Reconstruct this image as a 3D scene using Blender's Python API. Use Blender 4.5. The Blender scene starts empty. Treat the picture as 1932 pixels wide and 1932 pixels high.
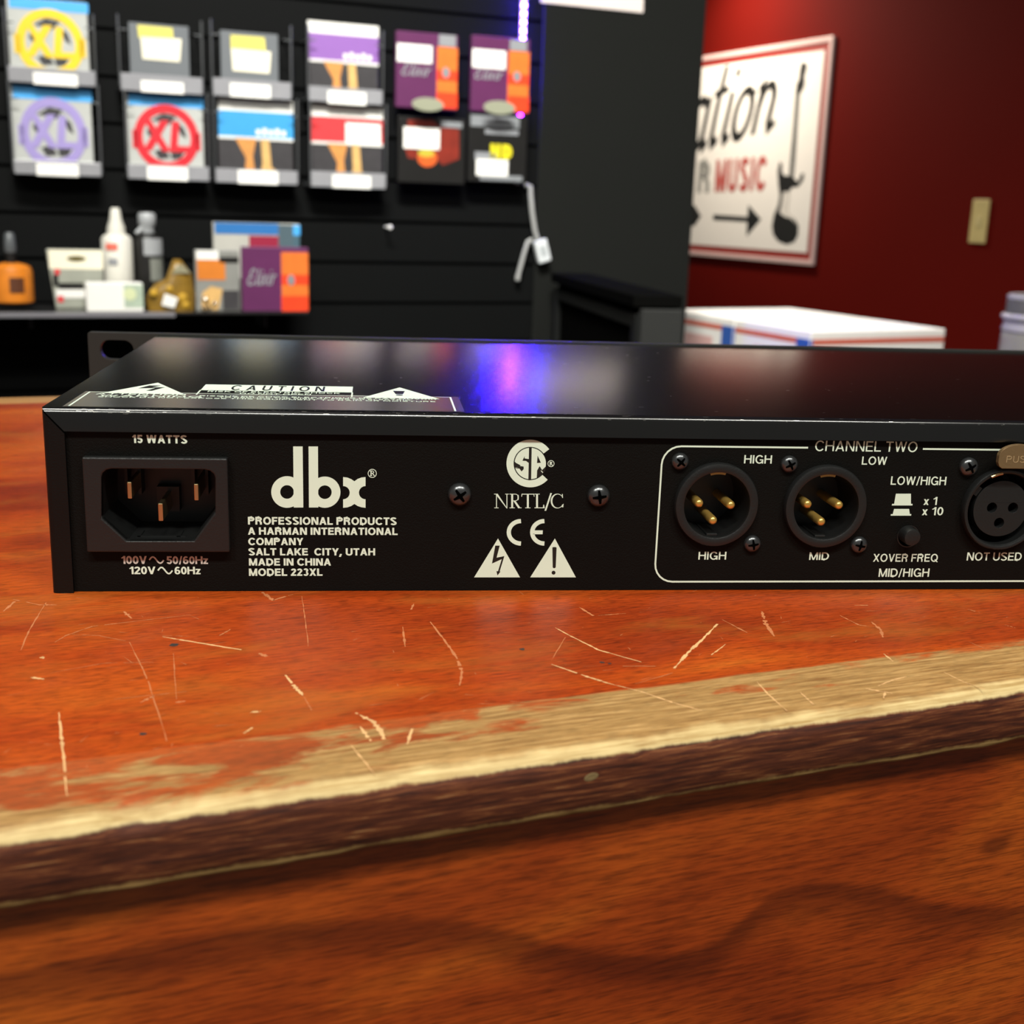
import bpy, math, random
from mathutils import Vector, Matrix
from mathutils.geometry import tessellate_polygon
random.seed(7)
S = bpy.context.scene
COL = S.collection
PI = math.pi

# ------------------------------------------------------------------ camera
# all lengths below are millimetres; counter top is z = 0 while building, raised by LIFT when placed
LIFT = 950.0
F_PX = 2300.78
CAM = Vector((73.446, -276.227, 89.771))
RX = Vector((0.9937157, -0.1072393, 0.0320756))     # image right
RY = Vector((0.0047194, -0.2461637, -0.9692168))    # image down
RZ = Vector((0.1118339, 0.9632773, -0.2441106))     # view direction
cam_data = bpy.data.cameras.new('camera')
cam = bpy.data.objects.new('camera', cam_data); COL.objects.link(cam)
M3 = Matrix((RX, -RY, -RZ)).transposed()
cam.matrix_world = Matrix.Translation((CAM + Vector((0, 0, LIFT))) * 0.001) @ M3.to_4x4()
cam_data.sensor_width = 36.0
cam_data.lens = F_PX / 1932 * 36
cam_data.clip_start = 0.01
cam_data.dof.use_dof = True
cam_data.dof.focus_distance = 0.292
cam_data.dof.aperture_fstop = cam_data.lens / 1.75
S.camera = cam

# ------------------------------------------------------------------ world, lights, exposure
world = bpy.data.worlds.new('world'); S.world = world; world.use_nodes = True
bg = world.node_tree.nodes['Background']
bg.inputs[0].default_value = (1.0, 1.0, 0.95, 1); bg.inputs[1].default_value = 0.16

def area(name, loc, size, power, col=(1, .985, .90), target=None, spread=180):
    d = bpy.data.lights.new(name, 'AREA'); d.shape = 'RECTANGLE'; d.size, d.size_y = size[0] * .001, size[1] * .001
    d.energy = power; d.color = col; d.spread = math.radians(spread)
    o = bpy.data.objects.new(name, d); COL.objects.link(o)
    o.location = [c * .001 for c in (loc[0], loc[1], loc[2] + LIFT)]
    if target:
        t = Vector(target) - Vector(loc)
        o.rotation_euler = t.to_track_quat('-Z', 'Y').to_euler()
    return o
area('ceiling_light', (-480, 150, 1690), (500, 160), 15)
area('ceiling_light', (-700, -1300, 1720), (500, 140), 26)
area('ceiling_light', (80, -1150, 1720), (500, 140), 26)
area('ceiling_light', (850, -1200, 1720), (500, 140), 21)
area('fill_light', (60, 200, 1700), (700, 160), 19, (1, .985, .92), (300, 1680, 250), 75)  # added fill aimed at the wall goods, no lamp known there
area('fill_light', (1150, 1900, 1700), (300, 160), 5, (1, .96, .9), (1150, 2250, -150), 70)  # added fill to brighten the tops of the postal boxes
area('wall_washer', (1020, 4150, 1050), (120, 120), 16, (1, .88, .72), (1190, 4050, 560), 150)

S.view_settings.view_transform = 'Standard'
S.view_settings.look = 'None'
S.view_settings.gamma = 1.0
S.view_settings.use_curve_mapping = False
S.view_settings.exposure = 0.0
S.cycles.use_denoising = True
S.cycles.max_bounces = 8
S.cycles.sample_clamp_indirect = 4.0

# ------------------------------------------------------------------ picture to place helpers (real planes)
def ray(x, y):
    return RX * ((x - 966) / F_PX) + RY * ((y - 966) / F_PX) + RZ
def hit(x, y, n, c):
    d = ray(x, y); n = Vector(n)
    return CAM + d * ((c - n.dot(CAM)) / n.dot(d))
def PZ(x, y, z=0): return hit(x, y, (0, 0, 1), z)
def PY(x, y, yy=0): return hit(x, y, (0, 1, 0), yy)
def dirs(deg):
    a = math.radians(deg)
    return Vector((math.cos(a), math.sin(a), 0)), Vector((-math.sin(a), math.cos(a), 0))
class Frame:
    """a vertical-plane frame turned about z: x = along, y = into, z = up"""
    def __init__(s, deg): s.deg = deg; s.u, s.n = dirs(deg)
    def at(s, x, y, n):
        p = hit(x, y, s.n, n); return p.dot(s.u), p.z
    def world(s, a, n, z): return s.u * a + s.n * n + Vector((0, 0, z))
    def loc(s, p): return Vector((p.dot(s.u), p.dot(s.n), p.z))
    def rect(s, xl, yt, xr, yb, n):
        xm, ym = (xl + xr) / 2, (yt + yb) / 2
        return s.at(xl, ym, n)[0], s.at(xm, yb, n)[1], s.at(xr, ym, n)[0], s.at(xm, yt, n)[1]
WALL = Frame(16.5); COUNTER = Frame(15.5); RED = Frame(-70.0); DEV = Frame(0)

# ------------------------------------------------------------------ mesh builder
class MB:
    def __init__(s): s.v = []; s.f = []; s.m = []
    def add(s, vs, fs, mi=0):
        b = len(s.v); s.v += [tuple(v) for v in vs]
        for f in fs: s.f.append([i + b for i in f]); s.m.append(mi)
        return s
    def box(s, x0, x1, y0, y1, z0, z1, mi=0):
        v = [(x, y, z) for x in (x0, x1) for y in (y0, y1) for z in (z0, z1)]
        return s.add(v, [(0, 1, 3, 2), (4, 6, 7, 5), (0, 4, 5, 1), (2, 3, 7, 6), (0, 2, 6, 4), (1, 5, 7, 3)], mi)
    def prism(s, loops, d0, d1, mi=0, pl='xz', walls=True, front=True, back=True):
        """loops in a plane (outer first, then holes), given thickness d0..d1 along the third axis"""
        def P(p, d):
            if pl == 'xz': return (p[0], d, p[1])
            if pl == 'xy': return (p[0], p[1], d)
            return (d, p[0], p[1])
        flat = [p for l in loops for p in l]
        tris = tessellate_polygon([[Vector((p[0], p[1], 0)) for p in l] for l in loops])
        n = len(flat); fs = []
        if front: fs += [tuple(t) for t in tris]
        if back: fs += [tuple(i + n for i in reversed(t)) for t in tris]
        if walls:
            b = 0
            for l in loops:
                k = len(l)
                for i in range(k):
                    j = (i + 1) % k; fs.append((b + i, b + j, b + j + n, b + i + n))
                b += k
        return s.add([P(p, d0) for p in flat] + [P(p, d1) for p in flat], fs, mi)
    def flat(s, polys, d, mi=0, pl='xz', th=.03):
        for i, p in enumerate(polys): s.prism([p], d - (i % 9) * .0015 if pl == 'xz' else d, d + th + (0 if pl == 'xz' else (i % 9) * .0015), mi, pl)
        return s
    def lathe(s, prof, c, axis='y', n=48, mi=0, close=False):
        """prof = (r, h) pairs; h along the axis from c"""
        vs = []; fs = []
        for r, h in prof:
            for i in range(n):
                a = 2 * PI * i / n; p, q = r * math.cos(a), r * math.sin(a)
                vs.append({'y': (c[0] + p, c[1] + h, c[2] + q), 'z': (c[0] + p, c[1] + q, c[2] + h), 'x': (c[0] + h, c[1] + p, c[2] + q)}[axis])
        k = len(prof)
        for j in range(k if close else k - 1):
            for i in range(n):
                a, b = j * n, ((j + 1) % k) * n
                fs.append((a + i, a + (i + 1) % n, b + (i + 1) % n, b + i))
        return s.add(vs, fs, mi)
    def tube(s, pts, r, n=10, mi=0):
        pts = [Vector(p) for p in pts]; vs = []; fs = []
        for i, p in enumerate(pts):
            t = (pts[min(i + 1, len(pts) - 1)] - pts[max(i - 1, 0)]).normalized()
            a = t.orthogonal().normalized() if i == 0 else (a - t * a.dot(t)).normalized()
            b = t.cross(a)
            for k in range(n):
                w = 2 * PI * k / n; vs.append(p + a * (r * math.cos(w)) + b * (r * math.sin(w)))
        for i in range(len(pts) - 1):
            for k in range(n):
                fs.append((i * n + k, i * n + (k + 1) % n, (i + 1) * n + (k + 1) % n, (i + 1) * n + k))
        fs += [tuple(reversed(range(n))), tuple(range(len(vs) - n, len(vs)))]
        return s.add(vs, fs, mi)
    def build(s, name, mats, parent=None, bevel=0, smooth=False, seg=2, label=None, angle=40):
        me = bpy.data.meshes.new(name)
        me.from_pydata([(x * .001, y * .001, z * .001) for x, y, z in s.v], [], s.f)
        for m in (mats if isinstance(mats, (list, tuple)) else [mats]): me.materials.append(m)
        for p, i in zip(me.polygons, s.m): p.material_index = i
        import bmesh
        bm = bmesh.new(); bm.from_mesh(me)
        if bevel or smooth: bmesh.ops.remove_doubles(bm, verts=bm.verts, dist=1e-7)
        bmesh.ops.recalc_face_normals(bm, faces=bm.faces)
        bm.to_mesh(me); bm.free()
        o = bpy.data.objects.new(name, me); COL.objects.link(o)
        if parent: o.parent = parent
        if bevel:
            b = o.modifiers.new('bevel', 'BEVEL'); b.width = bevel * .001; b.segments = seg; b.limit_method = 'ANGLE'; b.angle_limit = math.radians(35)
        if smooth:
            for p in me.polygons: p.use_smooth = True
            bmx = bmesh.new(); bmx.from_mesh(me)
            for e in bmx.edges:
                if len(e.link_faces) == 2 and e.calc_face_angle(0) > math.radians(angle): e.smooth = False
            bmx.to_mesh(me); bmx.free()
        if label: o['label'] = label
        return o

def place(o, p, deg=0):
    o.location = (p[0] * .001, p[1] * .001, (p[2] + LIFT) * .001); o.rotation_euler = (0, 0, math.radians(deg)); return o
def tag(o, label, cat, group=None):
    o['label'] = label; o['category'] = cat
    if group: o['group'] = group
    return o
def thing(name, label, cat, p, deg=0, group=None):
    o = bpy.data.objects.new(name, None); COL.objects.link(o); o.empty_display_size = .02
    place(o, p, deg); return tag(o, label, cat, group)
def struct(o): o['kind'] = 'structure'; return o

# ------------------------------------------------------------------ materials
def lin(c):
    if isinstance(c, str):
        c = [int(c[i:i + 2], 16) / 255 for i in (0, 2, 4)]
        c = [x / 12.92 if x <= .04045 else ((x + .055) / 1.055) ** 2.4 for x in c]
    return (*c, 1)
def mat(name, col, rough=.5, metal=0, var=.06, scale=40, bump=0, bscale=400, emit=0, alpha=1, trans=0, spec=.5, coat=0):
    m = bpy.data.materials.new(name); m.use_nodes = True; nt = m.node_tree; b = nt.nodes['Principled BSDF']
    b.inputs['Roughness'].default_value = rough; b.inputs['Metallic'].default_value = metal
    b.inputs['Specular IOR Level'].default_value = spec
    b.inputs['Coat Weight'].default_value = coat; b.inputs['Coat Roughness'].default_value = .12
    b.inputs['Alpha'].default_value = alpha; b.inputs['Transmission Weight'].default_value = trans
    tc = nt.nodes.new('ShaderNodeTexCoord')
    no = nt.nodes.new('ShaderNodeTexNoise'); no.inputs['Scale'].default_value = scale
    nt.links.new(tc.outputs['Object'], no.inputs['Vector'])
    mx = nt.nodes.new('ShaderNodeMix'); mx.data_type = 'RGBA'
    c = lin(col)
    mx.inputs[6].default_value = tuple(max(0, x * (1 - var)) for x in c[:3]) + (1,)
    mx.inputs[7].default_value = tuple(min(1, x * (1 + var)) for x in c[:3]) + (1,)
    nt.links.new(no.outputs['Fac'], mx.inputs[0]); nt.links.new(mx.outputs[2], b.inputs['Base Color'])
    if bump:
        n2 = nt.nodes.new('ShaderNodeTexNoise'); n2.inputs['Scale'].default_value = bscale
        nt.links.new(tc.outputs['Object'], n2.inputs['Vector'])
        bp = nt.nodes.new('ShaderNodeBump'); bp.inputs['Strength'].default_value = bump; bp.inputs['Distance'].default_value = .0004
        nt.links.new(n2.outputs['Fac'], bp.inputs['Height']); nt.links.new(bp.outputs['Normal'], b.inputs['Normal'])
    if emit:
        b.inputs['Emission Color'].default_value = c; b.inputs['Emission Strength'].default_value = emit
    return m
paint = mat('black powder paint', '0b0b0a', .42, spec=.25, var=.15, scale=90, bump=.25, bscale=2600)
paint_top = mat('black satin paint', '0c0c0b', .2, spec=.85, var=.08, scale=60, bump=0, bscale=2200)
panel_m = mat('black rear panel paint', '0b0a08', .6, spec=.12, var=.15, scale=120, bump=.3, bscale=3000)
plastic = mat('black moulded plastic', '161717', .45, var=.1, scale=200, bump=.15, bscale=1800)
plastic_d = mat('shaded socket plastic', '151616', .4, var=.1, scale=200)  # slightly darker copy of the moulded plastic, shade of the wells put into colour
ink = mat('white print', 'e0efdb', .6, var=.03, scale=300)
ink_g = mat('shaded print', 'cdc6bb', .6, var=.05, scale=300)  # white print with the shade below the power inlet put into its colour
ink_k = mat('black gap in print', '15140f', .55)
gold = mat('gold plated contact', 'e6bc62', .3, .75)
brass = mat('tinned blade', 'cdb98a', .3, 1)
steel_k = mat('black screw', '585a5b', .26, .8)
cross_m = mat('shaded screw cross', '040404', .9, spec=0)
copper = mat('copper spring', 'c08a50', .3, 1)
tab_m = mat('tan nickel tab', 'a88a62', .38, .8, var=.1, bump=.2, bscale=900)
clearm = mat('clear sticker film', '3a3a38', .2, var=.1)
edge_m = mat('bare metal rub marks', 'b9b6ac', .3, .9)

# ---- wood
def nd(nt, t, **k):
    n = nt.nodes.new(t)
    for a, v in k.items():
        if a.startswith('i_'):
            key = a[2:]; n.inputs[int(key) if key.isdigit() else key].default_value = v
        else: setattr(n, a, v)
    return n
def wood_nodes(name):
    m = bpy.data.materials.new(name); m.use_nodes = True
    nt = m.node_tree; return m, nt, nt.nodes['Principled BSDF'], nt.nodes.new('ShaderNodeTexCoord')
def noise(nt, tc, sc, detail=4, rough=.55, dist=0, scale=1.0, off=(0, 0, 0)):
    mp = nd(nt, 'ShaderNodeMapping'); mp.inputs['Scale'].default_value = sc; mp.inputs['Location'].default_value = off
    nt.links.new(tc.outputs['Object'], mp.inputs['Vector'])
    n = nd(nt, 'ShaderNodeTexNoise'); n.inputs['Scale'].default_value = scale
    n.inputs['Detail'].default_value = detail; n.inputs['Roughness'].default_value = rough; n.inputs['Distortion'].default_value = dist
    nt.links.new(mp.outputs['Vector'], n.inputs['Vector']); return n.outputs['Fac']
def ramp(nt, fac, stops):
    r = nd(nt, 'ShaderNodeValToRGB'); e = r.color_ramp.elements
    while len(e) < len(stops): e.new(.5)
    for k, (p, c) in zip(e, stops): k.position = p; k.color = lin(c) if not isinstance(c, (int, float)) else (c, c, c, 1)
    nt.links.new(fac, r.inputs[0]); return r.outputs['Color']
def mixc(nt, fac, a, b, mode='MIX'):
    x = nd(nt, 'ShaderNodeMix', data_type='RGBA', blend_type=mode)
    for s, v in ((0, fac), (6, a), (7, b)):
        if hasattr(v, 'is_linked'): nt.links.new(v, x.inputs[s])
        else: x.inputs[s].default_value = v if not isinstance(v, str) else lin(v)
    return x.outputs[2]
def math_(nt, op, a, b=0.0, clamp=False):
    n = nd(nt, 'ShaderNodeMath', operation=op, use_clamp=clamp)
    for i, v in enumerate((a, b)):
        if hasattr(v, 'is_linked'): nt.links.new(v, n.inputs[i])
        else: n.inputs[i].default_value = v
    return n.outputs[0]
def smooth(nt, v, lo, hi):
    n = nd(nt, 'ShaderNodeMapRange', interpolation_type='SMOOTHSTEP'); n.inputs[1].default_value = lo; n.inputs[2].default_value = hi
    nt.links.new(v, n.inputs[0]); return n.outputs[0]

def counter_wood():
    m, nt, b, tc = wood_nodes('worn lacquered cherry top')
    sp = nd(nt, 'ShaderNodeSeparateXYZ'); nt.links.new(tc.outputs['Object'], sp.inputs[0])
    X, Y, Zc = sp.outputs
    big = noise(nt, tc, (9, 26, 26), 3, .5, .6)
    base = ramp(nt, big, [(.28, '862a0a'), (.48, 'ac400e'), (.60, 'c05414'), (.75, 'd07626')])
    grain = noise(nt, tc, (110, 1300, 1300), 4, .65, .3)
    base = mixc(nt, .55, base, ramp(nt, grain, [(.34, .40), (.52, 1.0), (.70, 1.28)]), 'MULTIPLY')
    fleck = noise(nt, tc, (330, 2200, 900), 2, .5)
    base = mixc(nt, .5, base, ramp(nt, fleck, [(.38, .30), (.5, 1.0)]), 'MULTIPLY')
    warm = noise(nt, tc, (16, 34, 34), 4, .6, .7, off=(8, 2, 0))
    base = mixc(nt, math_(nt, 'MULTIPLY', smooth(nt, warm, .50, .74), .4), base, 'b06a26')
    haze = noise(nt, tc, (14, 18, 18), 4, .6, .8, off=(3, 5, 1))
    base = mixc(nt, math_(nt, 'MULTIPLY', smooth(nt, haze, .52, .74), .26), base, 'a2563a')
    # worn nosing strips at the near and far edge
    near = smooth(nt, math_(nt, 'ADD', Y, math_(nt, 'MULTIPLY', noise(nt, tc, (30, 30, 1), 4, .6), .004)), .0243, .0231)
    far = smooth(nt, math_(nt, 'ADD', Y, math_(nt, 'MULTIPLY', noise(nt, tc, (30, 30, 1), 4, .6), .004)), .3895, .392)
    patch = noise(nt, tc, (42, 110, 60), 5, .62, .4, off=(1.7, 0, 0))
    lowf = noise(nt, tc, (7, 3, 3), 2, .5, 0, off=(.9, 0, 0))
    bias = math_(nt, 'ADD', patch, math_(nt, 'MULTIPLY', math_(nt, 'SUBTRACT', lowf, .5), .45))
    bias = math_(nt, 'ADD', bias, math_(nt, 'MULTIPLY', smooth(nt, X, .03, .12), .13))
    bias = math_(nt, 'SUBTRACT', bias, math_(nt, 'MULTIPLY', math_(nt, 'SUBTRACT', Y, .010), 9.0))
    worn = smooth(nt, bias, .44, .56)
    tang = noise(nt, tc, (60, 1100, 1100), 4, .65, .2)
    tan = ramp(nt, tang, [(.3, '7c5a30'), (.5, 'a6824c'), (.68, 'c8a268')])
    tan = mixc(nt, .35, tan, ramp(nt, fleck, [(.36, .4), (.52, 1.0)]), 'MULTIPLY')
    nose = mixc(nt, math_(nt, 'MULTIPLY', worn, .92), mixc(nt, .16, base, 'b07c3c'), tan)
    c = mixc(nt, near, base, nose); c = mixc(nt, math_(nt, 'MULTIPLY', far, .85), c, 'c89a5c')
    # rubbed bare along the rounded edge, with its caught light put into the colour
    wob = math_(nt, 'MULTIPLY', noise(nt, tc, (60, 40, 40), 4, .6), .006)
    edge = smooth(nt, math_(nt, 'ADD', Y, wob), .0068, .0040)
    c = mixc(nt, edge, c, ramp(nt, tang, [(.3, 'ae8e56'), (.6, 'dcc48c')]))
    # dark stained front of the nosing
    fg = noise(nt, tc, (75, 900, 1500), 5, .68, .5)
    fcol = ramp(nt, fg, [(.36, '32140a'), (.52, '562814'), (.62, '7a4424'), (.74, 'a88052')])
    fm = smooth(nt, math_(nt, 'ADD', Zc, math_(nt, 'MULTIPLY', noise(nt, tc, (130, 60, 60), 5, .7), .0016)), -.0009, -.0016)
    c = mixc(nt, fm, c, fcol)
    bm_ = smooth(nt, math_(nt, 'ADD', Zc, math_(nt, 'MULTIPLY', noise(nt, tc, (160, 60, 60), 4, .7), .0016)), -.0100, -.0108)
    c = mixc(nt, bm_, c, ramp(nt, fg, [(.35, '86602f'), (.6, 'b8925a')]))
    nt.links.new(c, b.inputs['Base Color'])
    rr = math_(nt, 'ADD', .34, math_(nt, 'MULTIPLY', near, .22)); rr = math_(nt, 'ADD', rr, math_(nt, 'MULTIPLY', haze, .16))
    nt.links.new(rr, b.inputs['Roughness'])
    b.inputs['Specular IOR Level'].default_value = .35
    bp = nd(nt, 'ShaderNodeBump'); bp.inputs['Strength'].default_value = .25; bp.inputs['Distance'].default_value = .0003
    nt.links.new(math_(nt, 'ADD', tang, math_(nt, 'MULTIPLY', patch, .6)), bp.inputs['Height']); nt.links.new(bp.outputs[0], b.inputs['Normal'])
    return m
_f = [COUNTER.loc(hit(x_, y_, COUNTER.n, -107.5)) for x_, y_ in ((560, 1745), (860, 1748), (1000, 1785), (1110, 1805), (1220, 1820), (1310, 1812), (1385, 1765), (1450, 1692), (1520, 1672), (1610, 1682), (1700, 1695), (1780, 1722), (1932, 1724))]
FIGURE = [(p.x * .004, p.z * .01 + 1.0) for p in _f]
_k = COUNTER.loc(hit(1876, 1593, COUNTER.n, -107.5)); KNOT = (_k.x * .001, _k.z * .001)
def front_wood():
    m, nt, b, tc = wood_nodes('red brown veneer front')
    big = noise(nt, tc, (6, 1, 22), 4, .55, 1.2)
    base = ramp(nt, big, [(.3, '7a2a08'), (.5, '9a3e0e'), (.7, 'b95816')])
    g = noise(nt, tc, (70, 1, 1100), 5, .68, .2)
    base = mixc(nt, .7, base, ramp(nt, g, [(.36, .38), (.52, 1.0), (.68, 1.3)]), 'MULTIPLY')
    g2 = noise(nt, tc, (180, 1, 2600), 2, .5)
    base = mixc(nt, .45, base, ramp(nt, g2, [(.36, .3), (.5, 1.0)]), 'MULTIPLY')
    # one broad growth figure wandering across the veneer, and a small knot
    sp = nd(nt, 'ShaderNodeSeparateXYZ'); nt.links.new(tc.outputs['Object'], sp.inputs[0])
    fr = nd(nt, 'ShaderNodeValToRGB'); el = fr.color_ramp.elements; fr.color_ramp.interpolation = 'B_SPLINE'
    while len(el) < len(FIGURE): el.new(.5)
    for q, (x_, z_) in zip(el, FIGURE): q.position = x_; q.color = (z_, z_, z_, 1)
    nt.links.new(math_(nt, 'MULTIPLY', sp.outputs[0], 4.0), fr.inputs[0])
    zz = math_(nt, 'ADD', math_(nt, 'MULTIPLY', sp.outputs[2], 10.0), 1.0)
    dl = math_(nt, 'SUBTRACT', math_(nt, 'ADD', zz, math_(nt, 'MULTIPLY', noise(nt, tc, (60, 1, 500), 4, .6), .03)), math_(nt, 'ADD', fr.outputs[0], .015))
    band = math_(nt, 'MULTIPLY', smooth(nt, dl, .030, .004), smooth(nt, dl, -.085, -.006))
    base = mixc(nt, math_(nt, 'MULTIPLY', band, .55), base, '3c1204')
    vd = nd(nt, 'ShaderNodeVectorMath', operation='DISTANCE'); mp = nd(nt, 'ShaderNodeMapping'); mp.inputs['Scale'].default_value = (1, 0, 1.9)
    nt.links.new(tc.outputs['Object'], mp.inputs['Vector']); nt.links.new(mp.outputs[0], vd.inputs[0]); vd.inputs[1].default_value = (KNOT[0], 0, KNOT[1] * 1.9)
    base = mixc(nt, math_(nt, 'MULTIPLY', smooth(nt, vd.outputs['Value'], .006, .002), .6), base, '3a1204')
    nt.links.new(base, b.inputs['Base Color']); b.inputs['Roughness'].default_value = .38
    return m
WOOD = counter_wood(); FRONT = front_wood()
pale = mat('pale bare scratch', 'e0b078', .6, var=.3, scale=300)
pale_b = mat('faint scratch', 'c4784a', .5, var=.2, scale=300)
spotm = mat('dark stain', '3a3430', .5)

# ------------------------------------------------------------------ lettering (strokes, plain grotesque)
def arcpts(cx, cy, rx, ry, a0, a1, n=20):
    return [(cx + rx * math.cos(math.radians(a0 + (a1 - a0) * i / n)), cy + ry * math.sin(math.radians(a0 + (a1 - a0) * i / n))) for i in range(n + 1)]
def ribbon(pts, t):
    """quads along a polyline, mitred"""
    pts = [Vector((p[0], p[1], 0)) for p in pts]; L = []; R = []
    for i, p in enumerate(pts):
        d0 = (p - pts[i - 1]).normalized() if i else None
        d1 = (pts[i + 1] - p).normalized() if i < len(pts) - 1 else None
        d = ((d0 or d1) + (d1 or d0)).normalized(); n = Vector((-d.y, d.x, 0))
        k = t / 2 / max(.5, n.dot(Vector((-(d1 or d0).y, (d1 or d0).x, 0))))
        L.append(p + n * k); R.append(p - n * k)
    return [[(L[i].x, L[i].y), (L[i + 1].x, L[i + 1].y), (R[i + 1].x, R[i + 1].y), (R[i].x, R[i].y)] for i in range(len(pts) - 1)]
def rc(x0, y0, x1, y1): return [[(x0, y0), (x1, y0), (x1, y1), (x0, y1)]]
def par(xa, ya, xb, yb, t):
    h = t * math.hypot(xb - xa, yb - ya) / abs(yb - ya) / 2
    return [[(xa - h, ya), (xa + h, ya), (xb + h, yb), (xb - h, yb)]]
def glyph(ch, t):
    """polys and advance width; cap height 1"""
    e = t / 2
    def hx(xa, xb): return t * math.hypot(xb - xa, 1) / 2
    if ch == 'H': w = .72; return rc(0, 0, t, 1) + rc(w - t, 0, w, 1) + rc(0, .5 - e + .03, w, .5 + e + .03), w
    if ch == 'I': return rc(0, 0, t, 1), t
    if ch == 'L': w = .56; return rc(0, 0, t, 1) + rc(0, 0, w, t), w
    if ch == 'T': w = .62; return rc(w / 2 - e, 0, w / 2 + e, 1) + rc(0, 1 - t, w, 1), w
    if ch == 'E': w = .6; return rc(0, 0, t, 1) + rc(0, 0, w, t) + rc(0, 1 - t, w - .02, 1) + rc(0, .52 - e, w - .05, .52 + e), w
    if ch == 'F': w = .57; return rc(0, 0, t, 1) + rc(0, 1 - t, w, 1) + rc(0, .5 - e, w - .06, .5 + e), w
    if ch == 'N': w = .72; return rc(0, 0, t, 1) + rc(w - t, 0, w, 1) + par(w - t * .75, 0, t * .75, 1, t * .95), w
    if ch == 'M': w = .84; return rc(0, 0, t * .95, 1) + rc(w - t * .95, 0, w, 1) + par(w / 2, 0, t * .6, 1, t * .9) + par(w / 2, 0, w - t * .6, 1, t * .9), w
    if ch == 'A': w = .74; h = hx(0, .3); return par(h, 0, w / 2, 1, t) + par(w - h, 0, w / 2, 1, t) + rc(.18, .22, w - .18, .22 + t * .9), w
    if ch == 'V': w = .7; h = hx(0, .3); return par(w / 2, 0, h, 1, t) + par(w / 2, 0, w - h, 1, t), w
    if ch == 'Y': w = .7; h = hx(0, .5); return par(w / 2, .4, h, 1, t) + par(w / 2, .4, w - h, 1, t) + rc(w / 2 - e, 0, w / 2 + e, .45), w
    if ch == 'W':
        w = 1.0; h = hx(0, .2); a = .26
        return par(a, 0, h, 1, t * .95) + par(a, 0, w / 2, 1, t * .95) + par(w - a, 0, w / 2, 1, t * .95) + par(w - a, 0, w - h, 1, t * .95), w
    if ch == 'X': w = .7; h = hx(0, .6); return par(h, 0, w - h, 1, t) + par(w - h, 0, h, 1, t), w
    if ch == 'K': w = .7; h = hx(0, .5); return rc(0, 0, t, 1) + par(w - h, 0, t * 1.3, .62, t) + par(t * .8, .32, w - h, 1, t), w
    if ch == '/': w = .34; h = hx(0, .2); return par(h * .8, -.06, w - h * .8, 1.02, t * .8), w
    if ch in 'OQ':
        w = .8; p = ribbon(arcpts(w / 2, .5, w / 2 - e, .52 - e, 0, 360, 36), t)
        if ch == 'Q': p += par(w * .98, -.06, w * .62, .3, t * .8)
        return p, w
    if ch == '0': w = .54; return ribbon(arcpts(w / 2, .5, w / 2 - e, .51 - e, 0, 360, 32), t), w
    if ch == 'C': w = .74; return ribbon(arcpts(.4, .5, .4 - e, .52 - e, 38, 322, 30), t), w
    if ch == 'G':
        w = .77; return ribbon(arcpts(.4, .5, .4 - e, .52 - e, 38, 330, 30), t) + rc(w - t * .85, 0, w, .5) + rc(.42, .5 - t * .9, w, .5), w
    if ch == 'D':
        w = .72; return rc(0, 0, t, 1) + ribbon([(t * .5, e), (.32, e)] + arcpts(.32, .5, w - .32 - e, .5 - e, -90, 90, 18) + [(t * .5, 1 - e)], t), w
    if ch in 'PR':
        w = .66; p = rc(0, 0, t, 1) + ribbon([(t * .5, 1 - e), (.4, 1 - e)] + arcpts(.4, .72, w - .4 - e, .28 - e, 90, -90, 12) + [(t * .5, .44 + e)], t)
        if ch == 'R': w = .7; p += rc(.46, 0, .46 + t, .3) + ribbon([(.32, .44 + e), (.42, .44 + e), (.46 + e, .26)], t)
        return p, w
    if ch == 'U':
        w = .7; return rc(0, .3, t, 1) + rc(w - t, .3, w, 1) + ribbon(arcpts(w / 2, .32, w / 2 - e, .34 - e, 180, 360, 20), t), w
    if ch == 'S':
        w = .66; r = .27 - e * .5
        p = arcpts(w / 2, .76, w / 2 - e, .26 - e, 20, 245, 18) + arcpts(w / 2, .25, w / 2 - e, .27 - e, 65, -160, 18)
        return ribbon(p, t), w
    if ch == '1': w = .36; return rc(w - t, 0, w, 1) + ribbon([(0, .74), (.1, .76), (w - t + .02, .92)], t * .7), w
    if ch == '2':
        w = .54; return ribbon(arcpts(w / 2, .71, w / 2 - e, .29 - e, 170, -25, 14) + [(.16, .22), (e * .8 + .02, t)], t) + rc(0, 0, w, t), w
    if ch == '3':
        w = .54; return ribbon(arcpts(w / 2, .755, w / 2 - e - .02, .25 - e * .8, 160, -80, 14), t) + ribbon(arcpts(w / 2, .28, w / 2 - e, .29 - e, 80, -160, 16), t), w
    if ch == '5':
        w = .54; return rc(.06, 1 - t, w - .03, 1) + ribbon([(.06 + e, 1 - e), (.03 + e, .5)], t) + ribbon(arcpts(w / 2, .32, w / 2 - e, .33 - e, 140, -155, 20), t), w
    if ch == '6':
        w = .54; return ribbon(arcpts(w / 2, .31, w / 2 - e, .32 - e, 0, 360, 24), t) + ribbon(arcpts(w / 2 + .02, .5, w / 2 - e + .02, .51 - e, 50, 190, 14), t), w
    if ch == 'z': w = .46; return rc(0, 0, w, t * .9) + rc(0, .72 - t * .9, w, .72) + par(t * .6, t * .5, w - t * .6, .72 - t * .5, t), w
    if ch == 'x': w = .5; return par(t * .6, 0, w - t * .6, .72, t) + par(w - t * .6, 0, t * .6, .72, t), w
    if ch == ',': return par(.02, -.2, t * .6 + .02, t, t), t + .06
    return [], .26
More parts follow.
